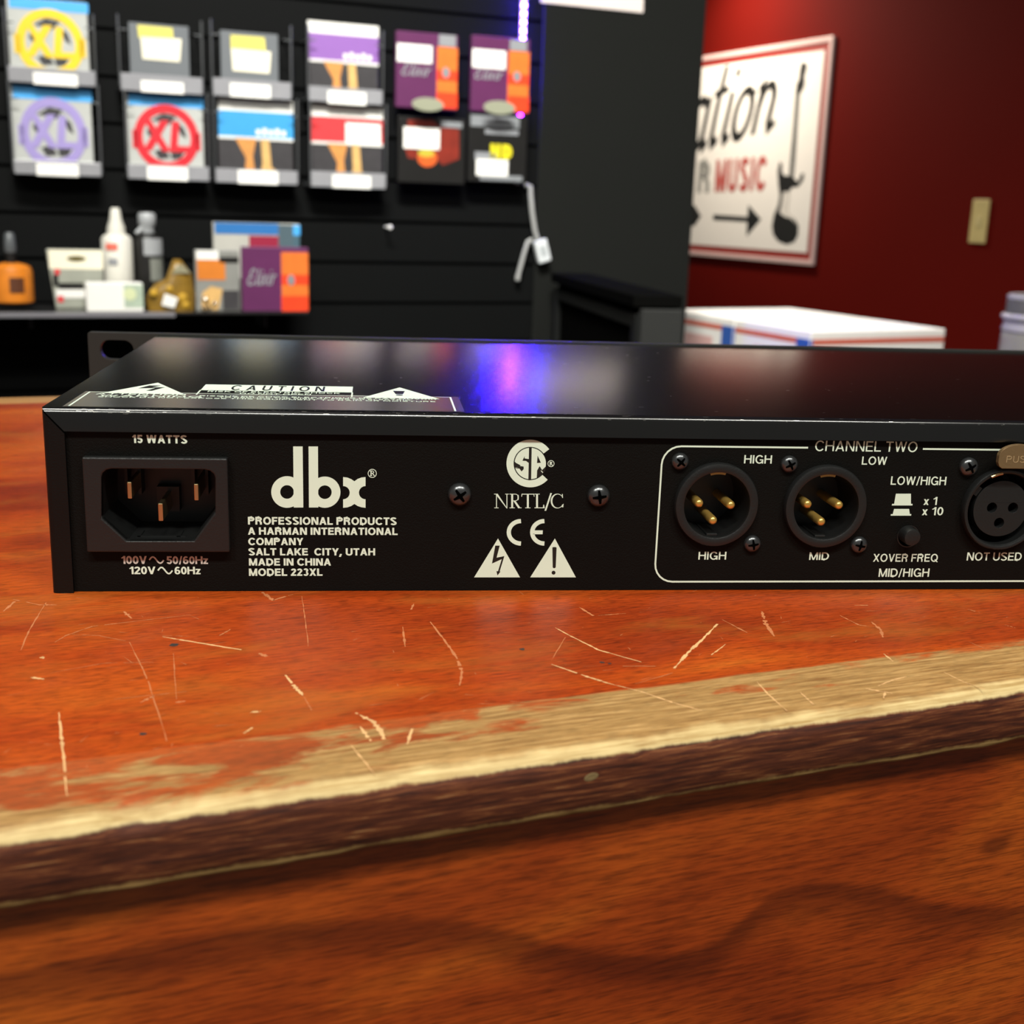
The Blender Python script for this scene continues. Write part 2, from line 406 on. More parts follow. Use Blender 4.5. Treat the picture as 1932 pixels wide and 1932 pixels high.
def line_polys(text, t=.15, track=.1):
    x = 0; out = []
    for ch in text:
        p, w = glyph(ch, t)
        out += [[(a + x, b) for a, b in q] for q in p]
        x += w + (track if ch != ' ' else .02)
    return out, x - track
def fit_line(text, x0, x1, z0, z1, t=.15, track=.1):
    p, w = line_polys(text, t, track); sx = (x1 - x0) / w; sz = z1 - z0
    return [[(x0 + a * sx, z0 + b * sz) for a, b in q] for q in p]
def brush_polys(text, shear=.3, t=.13):
    """slanting brush script in a unit box, drawn with strokes"""
    x = 0; out = []; xh = .64; h = xh / 2
    for ch in text:
        w = .46; st = []
        if ch == 'a': st = [(arcpts(.2, h, .2, h - .02, 50, 330, 20), t), ([(.40, xh), (.38, .1), (.44, .02), (.54, .08)], t)]
        elif ch == 'o': w = .44; st = [(arcpts(.21, h, .2, h - .02, 0, 360, 28), t), ([(.32, xh - .1), (.44, xh - .06)], t * .6)]
        elif ch == 't': w = .30; st = [([(.16, 1.0), (.12, .5), (.12, .12), (.18, .02), (.30, .08)], t), ([(-.02, xh + .02), (.34, xh + .06)], t * .75)]
        elif ch == 'i': w = .22; st = [([(.1, xh), (.08, .12), (.14, .02), (.24, .08)], t), (arcpts(.14, .88, .03, .03, 0, 360, 10), t * .6)]
        elif ch == 'l': w = .22; st = [([(.12, 1.0), (.08, .12), (.14, .02), (.24, .08)], t)]
        elif ch == 'n': w = .56; st = [([(.0, xh - .06), (.08, xh), (.08, 0)], t), ([(.08, .34)] + arcpts(.26, .38, .16, .24, 160, 10, 10) + [(.41, .12), (.46, .02), (.58, .10)], t)]
        elif ch == 'x': w = .42; st = [([(.02, xh), (.34, 0)], t), ([(.36, xh), (.0, 0)], t * .8)]
        elif ch == 'r': w = .34; st = [([(.06, xh), (.08, 0)], t), ([(.08, .36)] + arcpts(.24, .44, .14, .18, 160, 50, 8), t)]
        elif ch == 'E': w = .60; st = [(arcpts(.3, .74, .2, .24, 20, 250, 16) + arcpts(.28, .26, .28, .26, 110, 350, 18), t), ([(.2, .5), (.36, .54)], t)]
        for pts, th in st: out += [[(u + x, v) for u, v in q] for q in ribbon(pts, th)]
        x += w + .07
    out = [[(u + shear * v, v) for u, v in q] for q in out]
    xs = [q[0] for r_ in out for q in r_]; ys = [q[1] for r_ in out for q in r_]
    a, b, c, d = min(xs), max(xs), min(ys), max(ys)
    return [[((u - a) / (b - a), (v - c) / (d - c)) for u, v in q] for q in out]
def fit_brush(text, x0, x1, z0, z1, **k):
    return [[(x0 + a * (x1 - x0), z0 + b * (z1 - z0)) for a, b in t] for t in brush_polys(text, **k)]
def circ(cx, cz, r, n=40, rz=None): return [(cx + r * math.cos(2 * PI * i / n), cz + (rz or r) * math.sin(2 * PI * i / n)) for i in range(n)]
def rrect(x0, z0, x1, z1, r, n=6):
    o = []
    for cx, cz, a in ((x1 - r, z1 - r, 0), (x0 + r, z1 - r, 90), (x0 + r, z0 + r, 180), (x1 - r, z0 + r, 270)):
        o += [(cx + r * math.cos(math.radians(a + 90 * i / n)), cz + r * math.sin(math.radians(a + 90 * i / n))) for i in range(n + 1)]
    return o
#@@ROOM
# ------------------------------------------------------------------ the room
WN = 1700.0
black_wall = mat('black painted slat board', '060707', .7, spec=.12, var=.12, scale=6, bump=.1, bscale=60)
black_plain = mat('charcoal painted panel', '171816', .8, spec=.1, var=.08, scale=4)
groove_m = mat('groove shade board', '101010', .7)
red_m = mat('deep red wall paint', '5a0c06', .75, spec=.05, var=.05, scale=5, bump=.12, bscale=180)
floor_m = mat('dark carpet tile', '2c2825', .9, var=.2, scale=60)
ceil_m = mat('off white ceiling board', 'cfc8bc', .9, var=.03)
GR = [320.4 - 66.15 * k for k in range(-22, 19)]
m = MB(); s0, s1 = -1500, 866
m.box(s0, s1, 8, 40, -950, 1795)
for a, b in zip(GR[:-1], GR[1:]): m.box(s0, s1, 0, 10, b + 2.6, a - 2.6)
struct(place(m.build('wall_back', [black_wall]), WALL.world(0, WN, 0), WALL.deg))
struct(place(MB().box(866.5, 1177, -3, 150, -950, 1795).build('wall_partition', black_plain, bevel=2), WALL.world(0, WN, 0), WALL.deg))
PLATE = CAM + ray(1848, 415) * 3500
RC = RED.n.dot(PLATE)
ru = PLATE.dot(RED.u)
RED_WALL = struct(place(MB().box(-2600, 3400, 0, 100, -950, 1795).build('wall_right', red_m), RED.world(ru, RC, 0), RED.deg))
struct(place(MB().box(-2500, 4500, -1600, 6500, -20, 0).build('floor', floor_m), (0, 0, -950)))
struct(place(MB().box(-2500, 4500, -1600, 6500, 0, 20).build('ceiling', ceil_m), (0, 0, 1796)))

# ------------------------------------------------------------------ the counter
CN0, CLEN = -112.9, 408.2
U0, U1 = -700.0, 1100.0
ct = thing('shop_counter', 'worn orange cherry wood counter with tan rubbed edge, in the foreground under the rack unit', 'counter', COUNTER.world(0, CN0, 0), COUNTER.deg)
m = MB()
random.seed(3)
us = [U0, -300, -150]; x = -100.0
while x < 340: us.append(x); x += 1.6
us += [400, 600, U1]
def smooth_noise(x, step, amp, seed):
    i = math.floor(x / step); f = x / step - i; f = f * f * (3 - 2 * f)
    r = lambda k: random.Random(seed * 7919 + k).uniform(-1, 1)
    return amp * (r(i) * (1 - f) + r(i + 1) * f)
prof = [(6, -12.3), (.7, -12.3), (.1, -11.6), (0, -8), (0, -6), (0, -4.2), (.18, -3.0), (.75, -1.7), (1.7, -.75), (3.0, -.22), (4.6, 0), (8, 0), (16, 0), (24, 0), (60, 0), (130, 0), (260, 0), (380, 0), (CLEN - 2, 0), (CLEN, -2), (CLEN, -12.3)]
vs = []; fs = []
for u in us:
    for k, (y, z) in enumerate(prof):
        w = max(0, 1 - abs(k - 7) / 4.0)
        dy = (smooth_noise(u, 22, .35, 1) + smooth_noise(u, 6, .16, 2) + smooth_noise(u, 2.4, .06, 3)) * w
        dz = (smooth_noise(u, 30, .45, 4) + smooth_noise(u, 8, .15, 5)) * w * .8
        if 3 <= k <= 9: dz -= .7 * math.exp(-((u - 8) / 4.0) ** 2) * (1 if k > 5 else .3); dy += .5 * math.exp(-((u - 8) / 4.0) ** 2)
        if k <= 2: dz += smooth_noise(u, 9, .3, 8) + smooth_noise(u, 3, .12, 9)
        vs.append((u, y + dy, min(z + dz, 0 if k > 9 else .1)))
K = len(prof)
for i in range(len(us) - 1):
    for k in range(K - 1): fs.append((i * K + k, (i + 1) * K + k, (i + 1) * K + k + 1, i * K + k + 1))
m.add(vs, fs, 0)
m.box(U0, U1, 6, CLEN - 2, -12.3, -11.8, 0)
# scratches and stains, lying on the lacquer
def scratch(pts, w, mi, sx, ox, oy):
    P = [COUNTER.loc(PZ(ox + a * sx, oy + b * sx)) for a, b in pts]
    P = [(p.x, p.y - CN0) for p in P]; q = [P[0]]
    for a, b in zip(P[:-1], P[1:]):
        for i in range(1, 9): q.append((a[0] + (b[0] - a[0]) * i / 8 + random.uniform(-.06, .06), a[1] + (b[1] - a[1]) * i / 8 + random.uniform(-.06, .06)))
    n = len(q); k0 = 0
    for k, quad in enumerate(ribbon(q, 1.0)):
        t = (k + .5) / n; ww = w * 1.7 * (.4 + .6 * math.sin(PI * t)) * random.uniform(.35, 1.25)
        if random.random() < .05: continue
        c = [((quad[i][0] + quad[3 - i][0]) / 2, (quad[i][1] + quad[3 - i][1]) / 2) for i in (0, 1)]
        qq = [(c[0][0] + (quad[0][0] - c[0][0]) * ww * 2, c[0][1] + (quad[0][1] - c[0][1]) * ww * 2), (c[1][0] + (quad[1][0] - c[1][0]) * ww * 2, c[1][1] + (quad[1][1] - c[1][1]) * ww * 2),
              (c[1][0] - (quad[1][0] - c[1][0]) * ww * 2, c[1][1] - (quad[1][1] - c[1][1]) * ww * 2), (c[0][0] - (quad[0][0] - c[0][0]) * ww * 2, c[0][1] - (quad[0][1] - c[0][1]) * ww * 2)]
        m.add([(a, b, .03) for a, b in qq], [(0, 1, 2, 3)], mi)
A = (.4141, 0, 1100)
for pts, w, mi in [
    ([(740, 245), (900, 272), (1100, 305)], .16, 1), ([(740, 240), (860, 243)], .08, 2), ([(1300, 420), (1340, 470), (1380, 512)], .26, 1),
    ([(1385, 520), (1420, 580)], .06, 2), ([(1620, 592), (1700, 632), (1735, 675), (1750, 712)], .34, 1), ([(268, 590), (280, 700), (290, 800), (305, 970)], .16, 1),
    ([(250, 270), (300, 240), (420, 198), (640, 172), (870, 145)], .1, 2), ([(1195, 42), (1245, 80)], .4, 2), ([(1245, 78), (1335, 52)], .18, 2),
    ([(140, 430), (210, 440)], .3, 1), ([(590, 270), (640, 370), (680, 460), (760, 720)], .08, 2), ([(565, 130), (600, 162)], .3, 2),
    ([(1835, 200), (1845, 290)], .14, 2), ([(1885, 95), (1872, 122)], .2, 2), ([(60, 75), (180, 100), (260, 100)], .18, 2), ([(15, 130), (75, 78)], .2, 2),
    ([(790, 320), (803, 530)], .07, 2), ([(640, 545), (670, 530), (700, 515)], .2, 2), ([(800, 545), (845, 538)], .2, 2), ([(230, 410), (480, 365), (700, 362)], .06, 2),
    ([(1640, 655), (1690, 720)], .2, 1), ([(1600, 740), (1650, 800), (1705, 870)], .1, 1), ([(1855, 735), (1878, 665)], .18, 1), ([(1000, 240), (1050, 212)], .12, 2),
    ([(1180, 320), (1215, 335)], .3, 2), ([(180, 340), (205, 340)], .3, 1), ([(520, 530), (850, 495)], .06, 2), ([(90, 320), (130, 220), (210, 90)], .1, 2),
    ([(1140, 590), (1190, 585)], .2, 1), ([(1110, 685), (1150, 660)], .15, 1), ([(1375, 60), (1390, 160), (1405, 290)], .06, 2), ([(330, 235), (450, 240), (590, 268)], .08, 2)]:
    scratch(pts, w, mi, *A)
B = (.5859, 800, 1100)
for pts, w, mi in [
    ([(415, 140), (480, 175), (560, 215), (700, 255)], .14, 1), ([(410, 262), (520, 300), (600, 325)], .18, 1), ([(600, 325), (700, 350), (800, 385), (910, 415)], .12, 1),
    ([(805, 275), (850, 225), (900, 178), (945, 132)], .26, 1), ([(925, 232), (972, 197)], .12, 1), ([(20, 125), (70, 190), (105, 240), (122, 285), (115, 330)], .2, 2),
    ([(680, 325), (800, 290)], .1, 2), ([(1088, 92), (1100, 130), (1128, 172)], .3, 2), ([(1330, 100), (1400, 135), (1432, 140)], .14, 2), ([(1440, 125), (1470, 150), (1478, 175)], .26, 2),
    ([(1072, 318), (1110, 360), (1168, 412)], .1, 1), ([(1212, 352), (1255, 392)], .1, 1), ([(1422, 340), (1508, 356)], .14, 1), ([(1462, 332), (1510, 312), (1560, 300)], .12, 1), ([(1480, 372), (1485, 350)], .12, 1),
    ([(1665, 283), (1740, 320), (1830, 350)], .08, 1), ([(500, 78), (545, 106)], .2, 2), ([(960, 118), (1040, 160)], .14, 2), ([(1380, 72), (1430, 72)], .2, 2),
    ([(560, 105), (650, 98)], .12, 2), ([(1755, 190), (1830, 222)], .06, 2), ([(410, 250), (455, 175)], .06, 2), ([(640, 268), (745, 268)], .12, 2), ([(1480, 228), (1510, 252)], .14, 1),
    ([(1750, 85), (1790, 95)], .12, 2), ([(1870, 135), (1905, 145)], .1, 2)]:
    scratch(pts, w, mi, *B)
for _ in range(380):
    a, b = random.uniform(-20, 330), random.uniform(0, 1) ** 1.3 * 110 + 18
    L, an = random.choice((.5, .8, 1.2, 2, 4)) * random.uniform(.6, 1.2), random.uniform(-.6, .6) + (PI / 2 if random.random() < .25 else 0); w = random.uniform(.025, .10)
    dx, dy = L * math.cos(an), L * math.sin(an); nx, ny = -math.sin(an) * w, math.cos(an) * w
    m.add([(a - nx, b - ny, .03), (a + dx, b + dy, .03), (a + nx, b + ny, .03), (a - dx * .2, b - dy * .2, .03)], [(0, 1, 2, 3)], 2)
for px, py, r in ((329, 1217, 1.0), (270, 1385, .6), (1136, 1250, .5), (1150, 1252, .4), (985, 1225, .6)):
    p = COUNTER.loc(PZ(px, py)); m.prism([[(p.x + r * random.uniform(.7, 1.3) * math.cos(k * PI / 6), p.y - CN0 + r * random.uniform(.7, 1.2) * math.sin(k * PI / 6)) for k in range(12)]], .02, .035, 3, 'xy')
top = m.build('countertop', [WOOD, pale, pale_b, spotm], ct, smooth=True, angle=60)
# dent in the front face, a lighter oval of bare wood
dp = COUNTER.loc(hit(1116, 1466, COUNTER.n, CN0))
dm = MB(); dm.lathe([(.01, .02), (1.1, -.03), (1.5, -.03), (1.9, .05)], (0, 0, 0), 'y', 20)
dm.v = [(dp.x + x * .8, y, dp.z + z * .42 + x * .1) for x, y, z in dm.v]
dm.build('edge_dent', mat('bare wood dent', '7a6440', .6, var=.3, scale=500), ct, smooth=True, label='pale oval dent in the dark edge')
MB().box(U0, U1, 5.0, 24, -948, -12.3).build('front_panel', FRONT, ct)
MB().box(U0, U1, CLEN - 24, CLEN - 6, -948, -12.3).build('back_panel', FRONT, ct)
for a, b in ((U0, U0 + 18), (U1 - 18, U1)): MB().box(a, b, 24, CLEN - 24, -948, -12.3).build('side_panel', FRONT, ct)

#@@RACK
# ------------------------------------------------------------------ the rack unit, rear side towards the camera
H, D, WD = 43.0, 149.6, 436.0
rk = thing('rack_unit', 'black one unit rack crossover lying on the wooden counter, its rear sockets towards the viewer', 'audio rack unit', (0, 0, 0))
PYN = 1.2          # rear panel plane
FL, LIP = 4.75, 37.77
def R(x, y, yy=PYN):
    p = PY(x, y, yy); return p.x, p.z
# cover: folded sheet with a lip over the rear panel
m = MB()
rr, th = 1.3, 1.0
def arc2(cx, cz, r, a0, a1, n=5): return [(cx + r * math.cos(math.radians(a0 + (a1 - a0) * i / n)), cz + r * math.sin(math.radians(a0 + (a1 - a0) * i / n))) for i in range(n + 1)]
outer = [(0, LIP)] + arc2(rr, H - rr, rr, 180, 90) + [(D, H)]
inner = [(D, H - th), (th + .4, H - th), (th, H - th - .4), (th, LIP)]
pr = outer + inner
vs = []; fs = []; n = len(pr)
for xx in (0, WD):
    for y, z in pr:
        ins = (H - z) if y < 3 else 0.0
        vs.append((xx + (ins if xx == 0 else -ins) * (FL / (H - LIP)), y, z))
for i in range(n): fs.append((i, (i + 1) % n, n + (i + 1) % n, n + i))
m.add(vs, fs)
cover = m
for sgn, x0 in ((1, 0), (-1, WD)):
    m = MB()
    o2 = [(FL, 0)] + [(a, b) for b, a in [(0, 0)]] 
    pr = [(FL, 0), (1.3, 0), (.5, .2), (.15, .6), (0, 1.4), (0, D), (th, D), (th, th), (FL, th)]   # (x, y)
    n = len(pr); vs = []; fs = []
    for top_ in (0, 1):
        for a, b in pr:
            z = 0 if not top_ else (H - .25 - (a if b < 3 else 0) * (H - LIP) / FL - (.3 if b < 3 else 0))
            vs.append((x0 + sgn * a, b, z))
    for i in range(n): fs.append((i, (i + 1) % n, n + (i + 1) % n, n + i))
    fs += [tuple(range(n)), tuple(range(n, 2 * n))]
    m.add(vs, fs); m.build('side_flange', paint, rk)
MB().box(th, WD - th, 3, D, .3, 1.3).build('base_plate', paint, rk)
# rubbed bare metal along the lip, short bright nicks on the fold
m = MB(); random.seed(11)
for k in range(150):
    x = random.uniform(6, 240); 
    if random.random() < .35 and x > 120: continue
    L = random.uniform(.2, 1.6); a = math.radians(random.choice((100, 118, 150, 165)) + random.uniform(-6, 6)); r2 = rr + .012
    w = random.uniform(.02, .07)
    y, z = rr + r2 * math.cos(a), H - rr + r2 * math.sin(a); ty, tz = -math.sin(a) * w, math.cos(a) * w
    m.add([(x, y - ty, z - tz), (x + L, y - ty * .4, z - tz * .4), (x + L * .8, y + ty, z + tz), (x, y + ty * .5, z + tz * .5)], [(0, 1, 2, 3)])
for k in range(70):
    x, y = random.uniform(60, 250), random.uniform(3, 140); L, w = random.uniform(.2, 1.3), random.uniform(.06, .16)
    if x < 94 and y < 40: continue
    a = random.uniform(-.5, .5) + (PI / 2 if random.random() < .3 else 0)
    m.add([(x, y, H + .01), (x + L * math.cos(a), y + L * math.sin(a), H + .01), (x + L * math.cos(a) - w * math.sin(a), y + L * math.sin(a) + w * math.cos(a), H + .01), (x - w * math.sin(a), y + w * math.cos(a), H + .01)], [(0, 1, 2, 3)])
m.m = [1] * len(m.f); cover.add(m.v, m.f, 1)
cover.build('top_cover', [paint_top, edge_m], rk, smooth=True, angle=35)
# front panel with rack ears
hx0, hz1 = R(187.7, 642, D); hx1, hz0 = R(253, 678, D)
hz0, hz1 = (hz0 + hz1) / 2 - 3.3, (hz0 + hz1) / 2 + 3.3
ear = [rrect(-23, -.6, WD + 23, 43.65, .8, 4), list(reversed(rrect(hx0, hz0, hx1, hz1, 3.25, 8))), list(reversed(rrect(WD - hx1, hz0, WD - hx0, hz1, 3.25, 8)))]
MB().prism(ear, D, D + 3.4).build('front_panel', mat('grey black front panel', '2c2d2a', .5, var=.1, scale=60, spec=.4), rk, bevel=.25)

# rear panel with its cut-outs
x0, z0 = R(168, 1040); x1, z1 = R(429, 866)
IEC = (x0, z0, x1, z1)
def cen(px, py, yy=PYN): return R(px, py, yy)
XL1, XL2 = cen(1351.9, 952.6, 0), cen(1557.6, 956, 0)
XLF = cen(1890.5, 961, 0)
PB = cen(1713.5, 1012)
XLF2 = (XLF[0] + 46, XLF[1])
holes = [list(reversed(rrect(IEC[0] + 1.2, IEC[1] + 1.2, IEC[2] - 1.2, IEC[3] - 1.2, .6)))]
for c, r in ((XL1, 9.8), (XL2, 9.8), (XLF, 9.8), (XLF2, 9.8)): holes.append(list(reversed(circ(c[0], c[1], r))))
holes.append(list(reversed(circ(PB[0], PB[1], 3.0, 24))))
panel = MB().prism([[(th, .12), (WD - th, .12), (WD - th, H - th), (th, H - th)]] + holes, PYN, PYN + 1.0).build('rear_panel', panel_m, rk)
INK = PYN - .035
def printed(name, polys, mtl=ink, parent=None, extra=None):
    m = MB().flat(polys, INK, 0)
    if extra: m.flat(extra, INK - .02, 1)
    return m.build(name, [mtl, ink_k] if extra else mtl, parent or panel)
def T(text, xl, xr, yt, yb, t=.17, track=.1):
    a, b = R(xl, yb), R(xr, yb); c = R(xl, yt)
    return fit_line(text, a[0], b[0], (a[1] + b[1]) / 2, (a[1] + b[1]) / 2 + c[1] - a[1], t, track)
def sine(xl, xr, ym, amp, t):
    a, b = R(xl, ym), R(xr, ym); w = b[0] - a[0]
    return ribbon([(a[0] + w * i / 24, a[1] + amp * math.sin(2 * PI * i / 24)) for i in range(25)], t)
def c8(x, y): return 60 + x / 4.6, 780 + y / 4.6
printed('lettering', T('15 WATTS', 250.2, 353.5, 820.8, 836.3, .2, .09))
printed('lettering', T('100V', 229.6, 277.4, 1049, 1063.8, .18, .06) + T('50/60Hz', 314.3, 392.6, 1049.5, 1064.0, .18, .06) + sine(281.7, 309, 1056.6, .75, .34), ink_g)
printed('lettering', T('120V', 244.8, 293.7, 1069, 1083.2, .18, .06) + T('60Hz', 329.6, 378.5, 1069.3, 1083.4, .18, .06) + sine(298, 325.2, 1076.4, .75, .34))
B5 = lambda x, y: (440 + x / 5.367, 800 + y / 5.367)
P5 = lambda *q: [R(*B5(x, y)) for x, y in q]
lines = [('PROFESSIONAL PRODUCTS', 150, 1655, 943, 1020), ('A HARMAN INTERNATIONAL', 150, 1665, 1048, 1122), ('COMPANY', 153, 710, 1153, 1226),
         ('SALT LAKE  CITY, UTAH', 155, 1437, 1257, 1330), ('MADE IN CHINA', 160, 990, 1360, 1433), ('MODEL 223XL', 160, 905, 1463, 1537)]
for t_, a, b, c, d in lines:
    (xa, ya), (xb, yb) = B5(a, d), B5(b, c); printed('lettering', T(t_, xa, xb, yb, ya, .2, .085))
# maker's mark: two rings with stems and a notched x
def ring(cx, cy, ro, ri, f): return [f(*[(cx + ro * math.cos(2 * PI * i / 48), cy + ro * math.sin(2 * PI * i / 48)) for i in range(48)]), list(reversed(f(*[(cx + ri * math.cos(2 * PI * i / 36), cy + ri * math.sin(2 * PI * i / 36)) for i in range(36)])))]
m = MB()
m.prism(ring(545, 688, 160, 69, P5), INK, INK + .03)
m.prism(ring(928, 690, 158, 69, P5), INK, INK + .03)
m.flat([P5((607, 227), (703, 227), (710, 845), (613, 845)), P5((763, 227), (858, 227), (862, 845), (767, 845))], INK - .004)
xg = [(1113, 537), (1155, 542), (1195, 558), (1227, 580), (1260, 556), (1300, 541), (1340, 537), (1340, 628)]
xg += [(1340 + 67 * math.cos(math.radians(a)), 695 - 67 * math.sin(math.radians(a))) for a in range(95, 270, 15)] + [(1340, 762), (1340, 848), (1300, 843), (1260, 830), (1227, 809), (1195, 830), (1155, 844), (1113, 848), (1113, 762)]
xg += [(1113 + 67 * math.cos(math.radians(a)), 695 + 67 * math.sin(math.radians(a))) for a in range(85, -91, -15)] + [(1113, 628)]
m.prism([P5(*xg)], INK, INK + .03)
m.prism(ring(1408, 500, 45, 38, P5), INK, INK + .03)
m.flat([P5(*q) for q in [[(1390, 472), (1401, 472), (1401, 526), (1390, 526)], [(1384, 472), (1415, 472), (1415, 479), (1384, 479)], [(1384, 520), (1407, 520), (1407, 526), (1384, 526)], [(1414, 474), (1426, 482), (1426, 494), (1416, 501), (1416, 493), (1420, 487), (1414, 481)], [(1398, 495), (1416, 495), (1416, 502), (1398, 502)], [(1406, 500), (1416, 500), (1436, 526), (1424, 526)]]], INK)
m.build('maker_logo', ink, panel)
# certification marks
B2 = lambda x, y: (800 + x / 4.391, 800 + y / 4.391)
P2 = lambda *q: [R(*B2(x, y)) for x, y in q]
m = MB()
cc = [(880 + 197 * math.cos(math.radians(a)), 327 - 197 * math.sin(math.radians(a))) for a in range(37, 322, 5)]
ci = [(880 + 138 * math.cos(math.radians(a)), 327 - 138 * math.sin(math.radians(a))) for a in range(37, 322, 5)]
m.flat([P2(cc[i], cc[i + 1], ci[i + 1], ci[i]) for i in range(len(cc) - 1)], INK)
m.prism([P2(*[(880 + 130 * math.cos(2 * PI * i / 48), 327 + 130 * math.sin(2 * PI * i / 48)) for i in range(48)])], INK, INK + .03)
m.flat([P2(*q) for q in [[(870, 190), (892, 190), (887, 465), (864, 465)], [(815, 303), (834, 266), (833, 285), (868, 290), (868, 322), (845, 305)],
       [(746, 305), (762, 322), (800, 342), (792, 352), (756, 362), (748, 345)], [(756, 366), (800, 348), (825, 352), (826, 372), (808, 392), (790, 368)], [(941, 262), (968, 320), (936, 322)],
       [(958, 348), (982, 388), (964, 384), (986, 411), (960, 437), (934, 448), (937, 384)], [(975, 384), (1010, 350), (1004, 385), (990, 405)]]], INK - .02, 1)
m.prism(ring(1052, 328, 28, 23, P2), INK, INK + .03)
m.flat([P2(*q) for q in [[(1041, 312), (1049, 312), (1049, 345), (1041, 345)], [(1049, 312), (1060, 314), (1062, 322), (1055, 329), (1049, 329), (1049, 324), (1055, 321), (1054, 318), (1049, 317)], [(1050, 328), (1057, 328), (1068, 345), (1060, 345)]]], INK)
m.build('approval_mark', [ink, ink_k], panel)
# serif capitals
def serif(polys): return [P2(*q) for q in polys]
t0, tb = 578, 697
sf = []
def sr(x0, y0, x1, y1): sf.append([(x0, y0), (x1, y0), (x1, y1), (x0, y1)])
sr(597, t0, 604, tb); sr(683, t0, 690, tb); sf.append([(590, t0), (610, t0), (690, tb + 2), (684, tb + 2)]); sr(580, t0, 612, t0 + 5); sr(672, t0, 702, t0 + 5); sr(582, tb - 5, 618, tb)
sr(722, t0, 738, tb); sr(708, t0, 750, t0 + 5); sr(708, tb - 5, 752, tb); sf += [q for q in [[(738, 634), (756, 634), (800, tb), (780, tb)]]]; sr(778, tb - 5, 808, tb)
rb = ribbon([(738, 580.5), (760, 581)] + [(760 + 22 * math.cos(math.radians(a)), 608 - 26 * math.sin(math.radians(a))) for a in range(80, -81, -16)] + [(758, 636), (738, 636)], 5); sf += rb
sf += ribbon([(776 + 4 * math.cos(math.radians(a)), 608 - 20 * math.sin(math.radians(a))) for a in range(80, -81, -20)], 10)
sr(852, t0, 868, tb); sr(810, t0, 912, t0 + 6); sf.append([(808, t0), (815, t0), (811, t0 + 24), (806, t0 + 24)]); sf.append([(907, t0), (913, t0), (915, t0 + 24), (910, t0 + 24)]); sr(838, tb - 5, 882, tb)
sr(928, t0, 944, tb); sr(915, t0, 958, t0 + 5); sr(915, tb - 6, 995, tb); sf.append([(988, tb - 28), (995, tb - 28), (1000, tb), (985, tb)])
sf.append([(1046, 572), (1060, 572), (1012, 718), (998, 718)])
cp = [(1106 + 50 * math.cos(math.radians(a)), 638 - 58 * math.sin(math.radians(a))) for a in range(42, 322, 10)]
for i in range(len(cp) - 1):
    a = math.radians(42 + 10 * i + 5); w = 5 + 9 * max(0, -math.cos(a)); sf += ribbon(cp[i:i + 2], w)
sf.append([(1142, t0 + 2), (1149, t0 + 2), (1151, 612), (1144, 612)]); sf.append([(1141, 672), (1156, 660), (1153, 690), (1140, 688)])
printed('lettering', serif(sf))
ce = []
for cx in (803, 997):
    ce += ribbon([(cx + 96 * math.cos(math.radians(a)) * 1.05, 897 - 93 * math.sin(math.radians(a))) for a in range(90, 271, 9)], 35)
ce.append([(902, 881), (984, 881), (982, 913), (902, 913)])
printed('conformity_mark', [P2(*q) for q in ce])
tri = MB(); tri.flat([P2((613, 948), (415, 1270), (795, 1270))], INK)
tri.flat([P2(*q) for q in [[(590, 1007), (627, 1007), (598, 1118), (563, 1155)], [(563, 1155), (585, 1110), (665, 1094), (645, 1118)], [(648, 1105), (665, 1094), (626, 1222), (612, 1222)], [(600, 1218), (633, 1222), (608, 1254)]]], INK - .02, 1)
tri.build('hazard_triangle', [ink, ink_k], panel)
tri = MB(); tri.flat([P2((1084, 948), (880, 1270), (1258, 1270))], INK)
tri.flat([P2((1063, 1024), (1070, 1019), (1090, 1019), (1098, 1024), (1091, 1186), (1084, 1193), (1072, 1193), (1066, 1186)), P2(*[(1073 + 16 * math.cos(k * PI / 10), 1231 + 16 * math.sin(k * PI / 10)) for k in range(20)])], INK - .02, 1)
tri.build('hazard_triangle', [ink, ink_k], panel)
# channel frame and its words
B3 = lambda x, y: (1220 + x / 4.391, 800 + y / 4.391)
B4 = lambda x, y: (1600 + x / 5.819, 800 + y / 5.819)
ax, az1 = R(*B3(150, 183)); _, az0 = R(*B3(300, 1306)); ax = (R(*B3(131, 220))[0] + R(*B3(65, 1270))[0]) / 2; bx = 262.0; r = 4.5
x_a, x_b = R(*B3(1338, 190))[0], R(*B4(822, 267))[0]
pth = [(x_a, az1), (ax + r, az1)] + [(ax + r + r * math.cos(math.radians(a)), az1 - r + r * math.sin(math.radians(a))) for a in range(105, 181, 15)] + [(ax + r + r * math.cos(math.radians(a)), az0 + r + r * math.sin(math.radians(a))) for a in range(180, 271, 15)]
pth += [(bx - r + r * math.cos(math.radians(a)), az0 + r + r * math.sin(math.radians(a))) for a in range(-90, 1, 15)] + [(bx - r + r * math.cos(math.radians(a)), az1 - r + r * math.sin(math.radians(a))) for a in range(0, 91, 15)] + [(x_b, az1)]
printed('channel_outline', ribbon(pth, .42))
def T3(t_, a, b, c, d, **k): (xa, ya), (xb, yb) = B3(a, d), B3(b, c); return T(t_, xa, xb, yb, ya, **k)
def T4(t_, a, b, c, d, **k): (xa, ya), (xb, yb) = B4(a, d), B4(b, c); return T(t_, xa, xb, yb, ya, **k)
K = dict(t=.145, track=.11)
printed('lettering', T('CHANNEL TWO', 1537, 1730, 832.3, 851.8, .12, .12))
printed('lettering', T3('HIGH', 805, 1035, 258, 327, **K)); printed('lettering', T4('LOW', 148, 422, 358, 447, **K))
printed('lettering', T3('HIGH', 427, 657, 1058, 1123, **K)); printed('lettering', T3('MID', 1345, 1507, 1063, 1126, **K))
